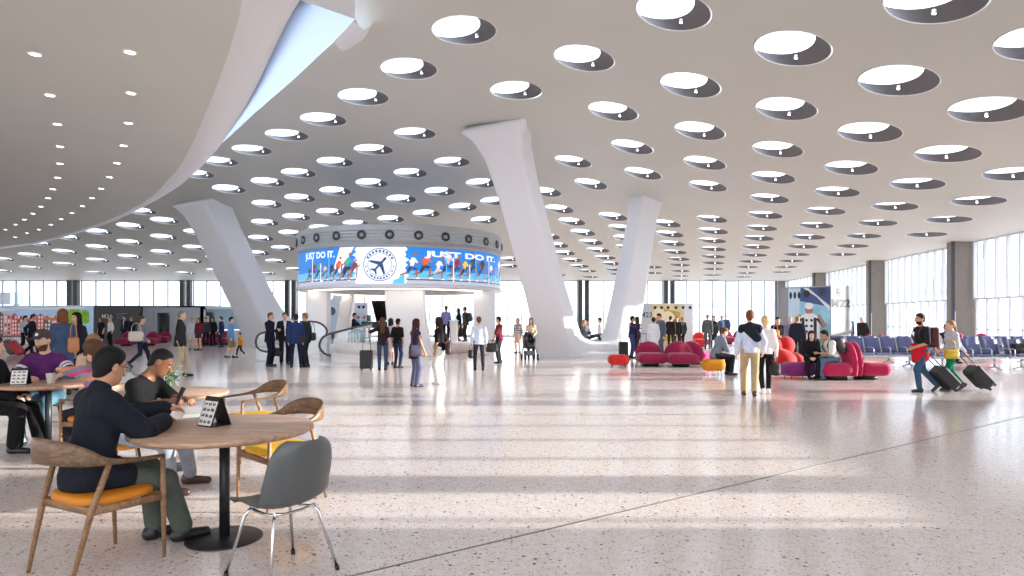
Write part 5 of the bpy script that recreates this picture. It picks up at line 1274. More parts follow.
        if st in ('short', 'crop', 'cap'):
            for s in (-1, 1): S.minus(ell(Hd(s * 0.082, -0.006, -0.012), (0.026, 0.026, 0.036), Rh), 0.008)
        if st in ('long', 'bob'):
            ln = 0.34 if st == 'long' else 0.16
            S.u(rc(Hd(0, -0.045, 0.02), Hd(0, -0.085, -ln), 0.092 if st == 'long' else 0.084, 0.072, Rh @ npv((0, 1, 0)), 0.55), 0.03)
            for s in (-1, 1): S.u(rc(Hd(s * 0.070, 0.012, 0.02), Hd(s * 0.082, 0.0 if st == 'bob' else 0.03, -ln * 0.8), 0.026, 0.024), 0.03)
        if st == 'bun': S.u(ell(Hd(0, -0.10, 0.085), (0.045, 0.045, 0.045)), 0.015)
        if st == 'pony': S.u(rc(Hd(0, -0.10, 0.055), Hd(0, -0.135, -0.18), 0.034, 0.018), 0.02)
        if st == 'curly':
            rn = random.Random(4)
            for _ in range(34):
                v = npv((rn.gauss(0, 1), rn.gauss(-0.5, 1), rn.gauss(0.3, 0.9))); v = unit(v)
                if v[1] > 0.45 and v[2] < 0.5: continue
                S.u(ell(Hd(*(npv((0, -0.016, 0.02)) + v * npv((0.098, 0.115, 0.115)))), (0.026,) * 3), 0.012)
        if st == 'bob': S.cut(half(Hd(0, 0, -0.17), Rh @ npv((0, 0, -1))), 0.01)
        solid_obj('hair', S, min(cv, 0.011), hm, body)
    if st == 'cap':
        S = Solid(); S.u(ell(Hd(0, -0.010, 0.048), (0.091, 0.110, 0.088), Rh), 0.01); S.cut(half(Hd(0, 0, 0.040), Rh @ npv((0, 0.1, -1))), 0.005); S.u(ell(Hd(0, 0.125, 0.045), (0.072, 0.075, 0.009), Rh), 0.008)
        cp = solid_obj('cap', S, min(cv, 0.008), [cloth(hair[2]), M_PAPER], body, lambda c: (np.abs(((c - hc) @ Rha)[:, 0]) < 0.016) * (np.abs(((c - hc) @ Rha)[:, 2] - 0.085) < 0.016) * (((c - hc) @ Rha)[:, 1] > 0.06))
    # ---- top: (colour, sleeve 0..1, hem length, extra, options)
    if top:
        col, slv, hem, m, opt = (*top, {})[:5] if len(top) == 4 else top
        S = Solid(); e = 0.010 + m
        S.u(rc(W(0, 0.005 + belly * .5, 0.04), T(0, 0.01, 0.31), 0.134 + m + belly, tw + 0.016 + e, fwt, 0.72), 0.03)
        S.u(rc(T(-sw * .75, -0.005, 0.425), T(sw * .75, -0.005, 0.425), 0.052 + e), 0.05)
        for s in (-1, 1): S.u(rc(J['neck'] - Rt @ npv((0, 0, .034)), T(s * sw * .85, 0, 0.430), 0.046 + m * .6, 0.044 + e), 0.04)
        if fem: S.u(rc(T(-0.055, 0.072, 0.315), T(0.055, 0.072, 0.315), 0.056 + m * .5), 0.04)
        if hem > 0:
            if sit is None:
                S.u(rc(W(0, 0, 0.06), W(0, 0, 0.06) * npv((1, 1, 0)) + npv((0, 0.0, pz - hem)), 0.150 + m, 0.155 + m + hem * .10, fwd, 0.84), 0.04)
                S.cut(half((0, 0, pz - hem), (0, 0, -1)), 0.008)
            else:
                S.u(rc(W(0, -0.01, 0.05), W(0, -0.015, -0.03), 0.144 + m, 0.150 + m, fwd, 0.80), 0.04)
                if hem > 0.15:
                    for L in lim.values(): S.u(rc(L['hip'], L['hip'] + (L['kn'] - L['hip']) * min(0.85, hem * 1.6), 0.100 + m * .5, 0.092 + m * .5), 0.05)
                S.cut(half((0, 0, pz - 0.098), (0, 0, -1)), 0.01)
        for L in lim.values():
            if slv > 0:
                q = min(1, slv * 2); S.u(rc(L['sh'], L['sh'] + (L['el'] - L['sh']) * q, 0.050 + e, (0.041 + e) if slv > 0.5 else 0.050 + e), 0.035)
            if slv > 0.5:
                q = (slv - 0.5) * 2; S.u(rc(L['el'], L['el'] + (L['wr'] - L['el']) * q, 0.040 + e, 0.030 + e * 0.9), 0.025)
        if opt.get('collar'): S.u(rc(J['neck'] - Rt @ npv((0, 0, 0.01)), J['neck'] + Rt @ npv((0, 0.0, 0.012)), 0.070, 0.064), 0.015)
        mats = [cloth(col)]; pf = None
        if 'open' in opt:
            mats.append(cloth(opt['open'])); mats.append(cloth(opt.get('tie', opt['open'])))
            def pf(c):
                q = (c - pel) @ Rt; w_ = 0.012 + 0.16 * np.clip(q[:, 2] - 0.12, 0, 1) * (0.55 if q is not None else 1)
                o = ((np.abs(q[:, 0]) < w_) & (q[:, 1] > 0.02) & (q[:, 2] > 0.02)).astype(int); o[(o == 1) & (np.abs(q[:, 0]) < 0.016)] = 2; return o
        if 'stripes' in opt:
            mats += [cloth(x_) for x_ in opt['stripes']]; ns = len(mats); f_ = opt.get('freq', 16)
            def pf(c): return (np.floor(((c - pel) @ Rs)[:, 2] * f_).astype(int)) % ns
        if 'bands' in opt:                                   # two pale bands round each upper sleeve
            mats.append(cloth(opt['bands']))
            def pf(c):
                o = np.zeros(len(c), int)
                for L in lim.values():
                    a = L['sh']; b = L['el'] - L['sh']; t = (c - a) @ b / (b @ b); r = np.linalg.norm(c - a - np.outer(t, b), axis=1)
                    o[(r < 0.09) & (((t > 0.60) & (t < 0.74)) | ((t > 0.82) & (t < 0.96)))] = 1
                return o
        if 'badge' in opt:
            mats.append(cloth(opt['badge']))
        solid_obj(opt.get('name', 'shirt'), S, cv, mats, body, pf)
        if 'lapel' in opt: pass
    # ---- bottom
    if bottom:
        kind, col = bottom[:2]; flare = bottom[2] if len(bottom) > 2 else 0.0; S = Solid()
        if kind in ('trousers', 'shorts'):
            S.u(ell(W(0, -0.008, -0.01), (0.160, 0.122, 0.125)), 0.03)
            for L in lim.values():
                q = 0.92 if kind == 'trousers' else 0.0
                S.u(rc(L['hip'], L['kn'], 0.094, 0.066 + flare * .5), 0.03) if kind == 'trousers' else S.u(rc(L['hip'], L['hip'] + (L['kn'] - L['hip']) * (bottom[3] if len(bottom) > 3 else 0.9), 0.100, 0.088), 0.03)
                if q: S.u(rc(L['kn'], L['kn'] + (L['an'] - L['kn']) * q, 0.066 + flare * .5, 0.052 + flare), 0.025)
        else:                                                # skirt
            ln = flare or 0.5
            if sit is None: S.u(rc(W(0, 0, 0.06), npv((0, 0.0, pz - ln)), 0.145, 0.20, None), 0.03); S.cut(half((0, 0, pz - ln), (0, 0, -1)), 0.01)
            else:
                for L in lim.values(): S.u(rc(L['hip'], L['kn'], 0.11, 0.09), 0.06)
                S.u(ell(W(0, 0, 0), (0.18, 0.15, 0.13)), 0.04)
        solid_obj('skirt' if kind == 'skirt' else kind, S, cv, cloth(col), body)
    if shoes:
        for L in lim.values():
            S = Solid(); an, fd, fu = L['an'], L['fd'], L['fu']
            S.u(rc(an - fd * 0.045 - fu * 0.042, an + fd * 0.150 - fu * 0.052, 0.043, 0.034), 0.02); S.u(rc(an - fd * 0.02, an - fd * 0.02 - fu * 0.04, 0.046, 0.046), 0.03); S.cut(half(an - fu * 0.084, -fu), 0.004)
            solid_obj('shoe', S, min(cv, 0.011), mat('shoe_%d_%d_%d' % tuple(shoes), shoes, 0.4, vary=0.05), body)
    PEOPLE[key] = (body, J, dict(Rs=Rs, Rt=Rt, pel=pel, lim=lim, sc=sc, T=T, W=W, Rh=Rh, hc=hc))
    return body
def pw(key, j): b, J, _ = PEOPLE[key]; M = Matrix.Translation(b.location) @ Matrix.Rotation(b.rotation_euler.z, 4, 'Z') @ Matrix.Scale(b.scale.x, 4); return M @ V(J[j])
def put_local(o, key): b = PEOPLE[key][0]; o.location = b.location; o.rotation_euler = b.rotation_euler; o.scale = b.scale
WALK_A = dict(lf=(-0.08, 0.26, 0.085), rf=(0.09, -0.30, 0.17), rtoe=(0, 48), pz=0.915, lh=(-0.24, -0.13, 0.88), rh=(0.25, 0.22, 0.92))
WALK_B = dict(rf=(0.08, 0.26, 0.085), lf=(-0.09, -0.30, 0.17), ltoe=(0, 48), pz=0.915, rh=(0.24, -0.13, 0.88), lh=(-0.25, 0.22, 0.92))

# ---------------------------------------------------------------- cafe group
person('A', -2.69, 4.06, 40, 1.74, 'seated man in a dark navy jacket with glasses, arms on the nearest table', sit=0.49, lean=9, head=(-16, 14), lh=('w', (-2.52, 4.62, 0.90)), rh=('w', (-2.40, 4.40, 0.845)), rpole=(0.9, -0.3, -0.7), lpole=(-0.8, -0.2, -0.8),
       lf=('w', (-2.52, 4.52, 0.085)), rf=('w', (-2.30, 4.48, 0.085)), skin='tan', hair=('short', 'black'), top=((30, 32, 42), 1.0, 0.24, 0.026, {'name': 'jacket', 'collar': 1}), bottom=('trousers', (86, 92, 82), 0.015), shoes=(28, 28, 30), vox=0.0075, curl=0.55, lpalm=(0.2, 0.3, -1), rpalm=(-0.2, 0.1, -1))
b, J, X_ = PEOPLE['A']; mb = MB(); H_ = lambda a, b_, c: V(X_['hc'] + X_['Rh'] @ npv((a, b_, c)))
for s in (-1, 1):
    mb.tube([H_(s * 0.033 + 0.023 * math.cos(2 * PI * k / 16), 0.108, 0.004 + 0.018 * math.sin(2 * PI * k / 16)) for k in range(16)], 0.0022, 6, closed=True); mb.tube([H_(s * 0.056, 0.106, 0.008), H_(s * 0.078, 0.0, 0.012), H_(s * 0.078, -0.03, -0.004)], 0.0024, 6)
mb.tube([H_(-0.01, 0.110, 0.008), H_(0.01, 0.110, 0.008)], 0.002, 6); mb.build('glasses', M_BLACK, b)
person('B', -3.39, 5.60, 88, 1.76, 'seated man in a black T-shirt leaning over the table with a phone', sit=0.48, lean=24, head=(-10, 34), rh=('w', (-2.82, 5.22, 0.875)), lh=('w', (-2.80, 5.50, 0.86)), rpole=(0.8, -0.2, -0.9), lf=('w', (-3.02, 6.02, 0.085)), rf=('w', (-3.00, 5.62, 0.085)), skin='brown', hair=('crop', 'black'),
       top=((19, 19, 21), 0.45, 0.10, 0.004), bottom=('trousers', (146, 154, 164), 0.005), shoes=(70, 44, 40), vox=0.008, curl=0.9)
person('C', -6.02, 8.30, 166, 1.86, 'seated man in a purple T-shirt with a dark cap and beard', sit=0.47, lean=8, head=(14, 8), rh=('w', (-5.92, 7.84, 0.835)), lh=('w', (-5.58, 7.86, 0.85)), rpole=(1, -0.1, -0.4), lpole=(-1, -0.1, -0.4), hair=('cap', 'brown', (72, 68, 76)), beard=True,
       top=((96, 44, 104), 0.5, 0.1, 0.01, {'bands': (232, 230, 234)}), bottom=('trousers', (90, 130, 150), 0.0), shoes=(220, 222, 224), vox=0.009)
person('D', -6.13, 7.45, 80, 1.74, 'seated person in a long black coat at the left picture edge', sit=0.47, lean=6, head=(-40, 6), hair=('short', 'dark'), top=((24, 24, 28), 1.0, 0.30, 0.02, {'name': 'coat', 'collar': 1}), bottom=('trousers', (22, 22, 24), 0.03), shoes=(24, 22, 24), vox=0.011, lf=('w', (-5.60, 7.62, 0.085)), rf=('w', (-5.72, 7.36, 0.085)))
person('E', -4.58, 7.15, 290, 1.62, 'seated person with curly brown hair and a pink and grey striped top', sit=0.49, lean=12, head=(0, 12), rh=('w', (-5.16, 7.45, 0.98)), lh=('w', (-5.14, 7.30, 0.98)), fem=True, hair=('curly', 'brown'), top=((150, 154, 168), 0.8, 0.08, 0.01, {'stripes': [(204, 84, 128), (120, 126, 150), (226, 140, 96)], 'freq': 22}),
       bottom=('trousers', (40, 38, 44), 0.0), shoes=(170, 178, 184), vox=0.010, curl=0.9)
person('F', X_at(63, 13.0), 13.0, 318, 1.76, 'standing woman in a long denim blue dress with auburn hair, back turned', fem=True, hair=('bob', 'auburn'), top=((66, 86, 118), 0.9, 0.3, 0.01, {'name': 'dress_top'}), bottom=('skirt', (66, 86, 118), 0.72), shoes=(40, 34, 34))
person('F2', X_at(78, 14.0), 14.0, 196, 1.70, 'dark haired woman in dark clothes beyond the woman in the denim dress', fem=True, hair=('long', 'black'), top=((40, 42, 56), 1.0, 0.2, 0.01, {'name': 'jacket'}), bottom=('trousers', (34, 36, 44), 0.0))
person('G', -6.08, 9.25, 350, 1.66, 'seated woman with long light brown hair, behind the man in purple', sit=0.48, fem=True, hair=('long', 'light'), top=((206, 176, 160), 1.0, 0.1, 0.01), bottom=('trousers', (70, 60, 60), 0.0), lean=6)
# ---------------------------------------------------------------- hall, left and middle
person('H', X_at(180, 17.1), 17.1, 62, 1.80, 'grey haired man in a dark jacket and khaki trousers walking past', hair=('crop', 'grey'), top=((48, 47, 50), 1.0, 0.14, 0.016, {'name': 'jacket', 'collar': 1}), bottom=('trousers', (196, 180, 152), 0.012), shoes=(36, 32, 32), lf=(-0.1, 0.14, 0.085), rf=(0.1, -0.2, 0.12), rtoe=(0, 25), pz=0.935, vox=0.012)
person('I', X_at(141, 20.6), 20.6, 74, 1.68, 'person in a grey top striding with a white tote bag', hair=('short', 'brown'), top=((134, 136, 142), 1.0, 0.08, 0.008), bottom=('trousers', (36, 42, 62), 0.0), **WALK_A)
person('S1', X_at(269.5, 21.0), 21.0, 98, 1.77, 'man in a navy suit at the left of the suited group', hair=('short', 'auburn'), top=((28, 32, 50), 1.0, 0.16, 0.014, {'name': 'jacket', 'collar': 1}), bottom=('trousers', (26, 30, 48), 0.01), rh=(0.06, 0.27, 1.16), rpole=(0.5, -0.4, -1))
person('S2', X_at(284.5, 21.7), 21.7, 152, 1.78, 'man in a dark suit and white shirt facing us in the suited group', hair=('short', 'brown'), top=((36, 38, 46), 1.0, 0.16, 0.014, {'name': 'jacket', 'open': (236, 238, 244)}), bottom=('trousers', (30, 32, 38), 0.01))
person('S3', X_at(296, 20.4), 20.4, 338, 1.72, 'man in a bright blue suit jacket with his back to us', hair=('short', 'dark'), top=((42, 60, 108), 1.0, 0.17, 0.018, {'name': 'jacket', 'collar': 1}), bottom=('trousers', (30, 38, 66), 0.01), lf=(-0.14, 0.02, 0.085), rf=(0.16, 0, 0.085))
person('S4', X_at(306, 20.7), 20.7, 278, 1.76, 'man in a charcoal suit with a black shoulder bag, right of the suited group', hair=('short', 'light'), top=((40, 46, 48), 1.0, 0.16, 0.014, {'name': 'jacket', 'open': (200, 216, 240)}), bottom=('trousers', (38, 42, 44), 0.01))
person('P5', X_at(382.5, 19.3), 19.3, 352, 1.60, 'woman in dark top and jeans gripping the upright black suitcase', fem=True, hair=('long', 'brown'), top=((46, 36, 38), 0.45, 0.1, 0.006), bottom=('trousers', (60, 78, 108), 0.0), lh=('w', (X_at(369.5, 19.3), 19.45, 1.06)), lpole=(-1, -0.4, -0.3))
person('P6', X_at(397.5, 20.2), 20.2, 24, 1.57, 'person with short black hair, black T-shirt and dark jeans', hair=('short', 'black'), top=((26, 26, 30), 0.45, 0.08, 0.006), bottom=('trousers', (42, 56, 84), 0.0), skin='tan')
person('P6b', X_at(390.5, 21.6), 21.6, 8, 1.58, 'woman in a pale patterned skirt between the two friends in dark tops', fem=True, hair=('bob', 'dark'), top=((206, 190, 190), 0.45, 0.05, 0.004), bottom=('skirt', (204, 184, 180), 0.45))
person('P7', X_at(415, 14.6), 14.6, 52, 1.56, 'woman with long dark red hair, sleeveless navy tunic and wide jeans', fem=True, hair=('long', 'red'), top=((52, 42, 66), 0.0, 0.22, 0.012, {'name': 'tunic'}), bottom=('trousers', (100, 104, 130), 0.022), skin='tan', vox=0.011, rh=(0.13, 0.22, 0.86), lh=(-0.1, 0.24, 0.86), shoes=(60, 56, 70))
person('P8', X_at(440, 15.2), 15.2, 292, 1.60, 'woman in a black top and wide white trousers', fem=True, hair=('long', 'dark'), top=((28, 26, 32), 0.42, 0.06, 0.008), bottom=('trousers', (232, 228, 222), 0.045), vox=0.011, skin='tan', shoes=(226, 222, 216), rh=(0.18, 0.12, 0.95))
person('P9', X_at(446, 31.3), 31.3, 12, 1.74, 'man in a lilac shirt at the white counter on the stage', z=0.45, hair=('short', 'brown'), top=((142, 140, 196), 0.95, 0.1, 0.008), bottom=('trousers', (48, 40, 56), 0.0), vox=0.016)
person('P10', X_at(459, 31.9), 31.9, 250, 1.64, 'long haired woman in a black dress at the white counter', z=0.45, fem=True, hair=('long', 'dark'), top=((34, 32, 34), 0.9, 0.2, 0.008, {'name': 'dress_top'}), bottom=('skirt', (34, 32, 34), 0.72), vox=0.016)
person('P11', X_at(465.5, 31.3), 31.3, 290, 1.70, 'man in an olive jacket with a dark backpack at the white counter', z=0.45, hair=('short', 'dark'), top=((62, 66, 58), 1.0, 0.12, 0.02, {'name': 'jacket'}), bottom=('trousers', (38, 38, 40), 0.0), vox=0.016)
person('P12', X_at(479, 19.3), 19.3, 352, 1.63, 'man in a pale blue white shirt with his back turned, holding a black bag', hair=('short', 'auburn'), top=((216, 224, 240), 0.9, 0.10, 0.016), bottom=('trousers', (52, 54, 60), 0.0), lf=(-0.13, 0.05, 0.085), rf=(0.13, -0.05, 0.085), vox=0.012)
person('P13', X_at(499.5, 22.4), 22.4, 288, 1.64, 'person in a maroon T-shirt holding a big dark bag', hair=('short', 'dark'), top=((116, 40, 50), 0.45, 0.1, 0.01), bottom=('trousers', (46, 42, 46), 0.0), lh=(-0.12, 0.22, 0.84), rh=(0.14, 0.18, 0.84))
person('P14', X_at(518, 29.0), 29.0, 205, 1.60, 'blonde woman in a striped top, beige skirt and tall black boots', fem=True, hair=('bob', 'blond'), top=((206, 200, 200), 0.9, 0.03, 0.006, {'stripes': [(96, 92, 98)], 'freq': 18}), bottom=('skirt', (196, 166, 152), 0.42), shoes=(28, 26, 28), vox=0.015)
person('P15', X_at(531, 24.9), 24.9, 182, 1.60, 'woman in a beige sleeveless top behind the baby stroller', fem=True, hair=('long', 'brown'), top=((222, 196, 170), 0.1, 0.06, 0.006), bottom=('trousers', (70, 66, 70), 0.0), lh=(-0.16, 0.30, 1.02), rh=(0.16, 0.30, 1.02), lean=6, vox=0.015)
person('P16', X_at(580.5, 27.0), 27.0, 128, 1.66, 'person in black sitting on the white column base, knees drawn up', sit=0.70, hair=('bob', 'light'), fem=True, top=((44, 42, 50), 0.9, 0.05, 0.01), bottom=('trousers', (70, 76, 96), 0.0), vox=0.014, lean=14, lf=(-0.1, 0.34, 0.62), rf=(0.1, 0.34, 0.62), head=(0, 20))
person('P17', X_at(588.5, 27.2), 27.2, 96, 1.68, 'person in white top sitting on the white column base', sit=0.70, hair=('short', 'dark'), top=((222, 224, 230), 0.5, 0.05, 0.008), bottom=('trousers', (66, 70, 86), 0.0), vox=0.014, lean=-10, lf=(-0.1, 0.62, 0.52), rf=(0.1, 0.58, 0.52), rh=(0.2, -0.22, 0.62), lh=(-0.2, -0.22, 0.62))
person('P18', X_at(600.5, 29.2), 29.2, 288, 1.62, 'man in a white shirt beyond the white column base', hair=('short', 'dark'), top=((230, 232, 236), 0.5, 0.08, 0.01), bottom=('trousers', (40, 40, 44), 0.0), vox=0.015)
person('P19', X_at(631.5, 25.3), 25.3, 84, 1.68, 'person in navy T-shirt and jeans hugging, left of the embracing couple', hair=('short', 'black'), top=((44, 50, 82), 0.45, 0.08, 0.008), bottom=('trousers', (66, 76, 116), 0.0), skin='tan', vox=0.014, rh=(0.10, 0.34, 1.36), lh=(-0.14, 0.34, 1.22), lpole=(-1, -.3, -.3), rpole=(1, -.3, -.3))
person('P20', X_at(637.8, 25.3), 25.35, 264, 1.64, 'long haired woman in dark plum hugging, right of the embracing couple', fem=True, hair=('long', 'dark'), top=((78, 56, 74), 0.9, 0.08, 0.008), bottom=('trousers', (74, 50, 70), 0.0), vox=0.014, rh=(0.10, 0.32, 1.30), lh=(-0.12, 0.32, 1.38), lpole=(-1, -.3, -.3), rpole=(1, -.3, -.3))
person('P21', X_at(653.5, 25.0), 25.0, 14, 1.62, 'woman in a long white coat with dark hair pinned up', fem=True, hair=('bun', 'dark'), top=((228, 230, 234), 1.0, 0.42, 0.018, {'name': 'coat'}), bottom=('trousers', (150, 152, 160), 0.0), vox=0.014)
person('P22', X_at(661.5, 25.9), 25.9, 250, 1.80, 'tall man in a grey blue suit bending to the woman in the white coat', hair=('short', 'dark'), top=((98, 106, 122), 1.0, 0.15, 0.014, {'name': 'jacket'}), bottom=('trousers', (92, 98, 114), 0.01), vox=0.014, head=(0, 18), lean=6)
for k, (px, f_, c, hs, lb) in enumerate(((670.5, 30, (44, 38, 36), 'dark', 'broad person in dark brown before the golden poster, left of three'), (677, 200, (38, 36, 40), 'brown', 'person in black before the golden poster, middle of three'), (682.5, 330, (60, 58, 58), 'light', 'slim person in charcoal before the golden poster, right of three'))):
    person('Q%d' % k, X_at(px, 32 + k * .5), 32 + k * .5, f_, 1.70 - 0.02 * k, lb, hair=('short', hs), top=(c, 1.0, 0.12, 0.018, {'name': 'jacket'}), bottom=('trousers', (40, 38, 40), 0.0), vox=0.017)
person('Q4', X_at(707.5, 33), 33, 30, 1.80, 'tall man in a grey suit beside the far red sofa', hair=('short', 'grey'), top=((92, 98, 100), 1.0, 0.15, 0.014, {'name': 'jacket'}), bottom=('trousers', (88, 92, 96), 0.01), vox=0.017)
person('Q5', X_at(713.5, 33.6), 33.6, 205, 1.72, 'long haired woman in a long dark green coat', fem=True, hair=('long', 'dark'), top=((44, 52, 50), 1.0, 0.5, 0.016, {'name': 'coat'}), bottom=('trousers', (40, 40, 44), 0.0), vox=0.017)
person('Q6', X_at(721.5, 41), 41, 160, 1.76, 'person in a blue jacket far off before the window wall, left of two', hair=('short', 'brown'), top=((74, 92, 122), 1.0, 0.15, 0.014, {'name': 'jacket'}), bottom=('trousers', (60, 66, 80), 0.01), vox=0.02)
person('Q7', X_at(726, 41.5), 41.5, 220, 1.80, 'person in a slate blue suit far off before the window wall, right of two', hair=('short', 'grey'), top=((64, 84, 112), 1.0, 0.15, 0.014, {'name': 'jacket'}), bottom=('trousers', (56, 62, 76), 0.01), vox=0.02)
# ---------------------------------------------------------------- right side
person('R1', X_at(715.5, 17.6), 17.6, 82, 1.76, 'man in a grey hooded top reading a phone on the orange pouf', sit=0.47, lean=20, head=(0, 26), hair=('short', 'auburn'), top=((128, 134, 148), 1.0, 0.12, 0.016, {'collar': 1, 'name': 'hoodie'}), bottom=('trousers', (34, 34, 38), 0.006), shoes=(40, 38, 38), vox=0.011, lh=(-0.04, 0.42, 0.72), rh=(0.05, 0.42, 0.72), curl=0.9)
person('R2', X_at(750, 12.8), 12.8, 14, 1.74, 'man in a white shirt and khaki trousers with a black sweater over his shoulders', hair=('short', 'auburn'), top=((214, 222, 244), 0.95, 0.05, 0.010), bottom=('trousers', (190, 164, 126), 0.012), shoes=(84, 58, 44), vox=0.010, head=(8, 2), lf=(-0.10, 0.16, 0.085), rf=(0.07, -0.16, 0.10), rtoe=(0, 14), pz=0.935, rh=(0.26, 0.10, 0.90), lh=(-0.25, 0.05, 0.86))
b, J, X_ = PEOPLE['R2']; S = Solid(); T = X_['T']
S.u(rc(T(0, -0.03, 0.49), T(-0.15, -0.03, 0.445), 0.068), 0.03); S.u(rc(T(0, -0.03, 0.49), T(0.16, -0.03, 0.445), 0.074), 0.03); S.u(rc(T(-0.02, -0.10, 0.40), T(0.12, -0.12, 0.24), 0.10, 0.085, (0, 1, 0), 0.4), 0.05)
for s in (-1, 1): S.u(rc(T(s * 0.15, 0.05, 0.48), T(s * 0.07, 0.14, 0.24), 0.045, 0.035), 0.03); S.u(rc(T(s * 0.165, -0.04, 0.435), T(s * 0.205, -0.03, 0.30), 0.062, 0.054), 0.03)
solid_obj('sweater', S, 0.012, cloth((34, 38, 46)), b)
S = Solid(); S.u(rc(X_['W'](0, 0, 0.052), X_['W'](0, 0, 0.085), 0.168, 0.168, (0, 1, 0), 0.77), 0.01); S.cut(half(X_['W'](0, 0, 0.09), X_['Rs'] @ npv((0, 0, 1)))); S.cut(half(X_['W'](0, 0, 0.055), X_['Rs'] @ npv((0, 0, -1)))); solid_obj('belt', S, 0.012, mat('belt', (60, 40, 32), 0.5), b)
person('R3', X_at(765.5, 13.2), 13.2, 12, 1.63, 'blonde woman in a white cardigan, black leggings and white sneakers', fem=True, hair=('bun', 'blond'), top=((234, 226, 222), 1.0, 0.04, 0.014, {'name': 'cardigan'}), bottom=('trousers', (30, 28, 32), -0.004), shoes=(236, 234, 232), vox=0.010, lf=(-0.07, -0.12, 0.10), ltoe=(0, 14), rf=(0.08, 0.12, 0.085), pz=0.935)
person('R4', X_at(777.5, 21.5), 21.5, 186, 1.62, 'person in black with an orange bag behind the red lobed chair', hair=('short', 'black'), top=((40, 38, 40), 1.0, 0.15, 0.014, {'name': 'jacket'}), bottom=('trousers', (38, 36, 40), 0.0), vox=0.014, rh=(0.08, 0.26, 1.05), lh=(-0.05, 0.27, 1.05))
person('R5', X_at(790, 22.8), 22.8, 200, 1.64, 'fair haired person in mauve before the sports poster', hair=('short', 'blond'), top=((140, 132, 160), 1.0, 0.12, 0.012), bottom=('trousers', (60, 60, 70), 0.0), vox=0.015)
person('R6', X_at(797.5, 22.4), 22.4, 30, 1.66, 'light haired man in a black padded jacket before the sports poster', hair=('short', 'light'), top=((38, 42, 54), 1.0, 0.12, 0.03, {'name': 'jacket'}), bottom=('trousers', (40, 42, 50), 0.0), vox=0.015)
person('R7', X_at(811, 16.6), 16.62, 196, 1.62, 'woman with long black hair in black clothes seated on the purple pouf', sit=0.43, fem=True, hair=('long', 'black'), top=((30, 28, 32), 1.0, 0.1, 0.014, {'name': 'jacket'}), bottom=('trousers', (30, 28, 32), 0.0), vox=0.011, head=(0, 12), lean=10, rh=(0.08, 0.36, 0.62), lh=(-0.06, 0.36, 0.62), lf=(-0.09, 0.36, 0.085), rf=(0.09, 0.36, 0.085))
person('R8', 8.24, 16.36, 264, 1.70, 'man in a white T-shirt and jeans with a backpack, seated on the crimson sofa', sit=0.45, hair=('short', 'black'), top=((222, 220, 216), 0.45, 0.12, 0.014), bottom=('trousers', (92, 112, 136), 0.006), shoes=(70, 76, 84), skin='tan', vox=0.011, lean=22, head=(20, 22), rh=(0.10, 0.44, 0.72), lh=(-0.08, 0.44, 0.70))
person('R9', X_at(849, 30), 30, 168, 1.74, 'man in a dark blazer and white shirt near the M22 box, with a lime bag', hair=('short', 'grey'), top=((48, 50, 66), 1.0, 0.15, 0.014, {'name': 'jacket', 'open': (238, 240, 244)}), bottom=('trousers', (48, 52, 64), 0.01), vox=0.016)
person('R10', X_at(863.5, 28.5), 28.5, 236, 1.68, 'bald man in a dark coat leaning forward beyond the blue seats', hair=('bald', 'grey'), top=((44, 46, 50), 1.0, 0.2, 0.018, {'name': 'coat'}), bottom=('trousers', (70, 72, 76), 0.01), vox=0.016, lean=16)
person('R11', X_at(922, 13.6), 13.6, 272, 1.70, 'man in a black T-shirt and jeans with a red jacket round his waist', hair=('short', 'dark'), top=((38, 36, 38), 0.45, 0.05, 0.010), bottom=('trousers', (60, 84, 112), 0.004), shoes=(40, 52, 56), skin='tan', vox=0.010, beard=True, lf=(-0.08, 0.10, 0.085), rf=(0.09, -0.36, 0.16), rtoe=(0, 44), pz=0.92, lh=(-0.14, 0.24, 0.98), rh=('w', (X_at(933, 13.6), 13.52, 0.90)), rpole=(0.5, -1, 0))
b, J, X_ = PEOPLE['R11']; S = Solid(); W_ = X_['W']
S.u(rc(W_(0, 0.01, 0.09), W_(0, 0.02, -0.10), 0.165, 0.19, (0, 1, 0), 0.82), 0.03); S.u(rc(W_(-0.09, 0.15, 0.10), W_(-0.12, 0.16, -0.2), 0.07, 0.05), 0.04); S.u(rc(W_(0.1, 0.12, 0.10), W_(0.12, 0.10, -0.24), 0.06, 0.05), 0.04); S.cut(half(W_(0, 0, 0.14), (0, 0, 1)))
jk = solid_obj('tied_jacket', S, 0.012, cloth((196, 28, 44)), b); jk['label'] = 'red jacket tied round the waist'
person('R12', X_at(952, 13.9), 13.9, 276, 1.55, 'woman in grey sweater and green trousers with a yellow bag', fem=True, hair=('pony', 'light'), top=((186, 184, 196), 0.95, 0.06, 0.018), bottom=('trousers', (0, 128, 88), 0.0), shoes=(84, 56, 50), vox=0.010, lf=(-0.08, 0.16, 0.085), rf=(0.08, -0.28, 0.14), rtoe=(0, 40), pz=0.925, rh=('w', (X_at(966, 13.9), 13.8, 0.72)), rpole=(0.5, -1, 0), lh=(-0.1, 0.22, 1.0))
person('R13', X_at(946.5, 22.7), 22.75, 172, 1.74, 'person in dark navy seated in the second row, arm along its backs', sit=0.48, hair=('short', 'brown'), top=((44, 48, 66), 1.0, 0.1, 0.014, {'name': 'jacket'}), bottom=('trousers', (40, 44, 58), 0.0), vox=0.014, rh=('w', (X_at(926, 22.9), 22.95, 0.98)), rpole=(0, -1, -0.2))
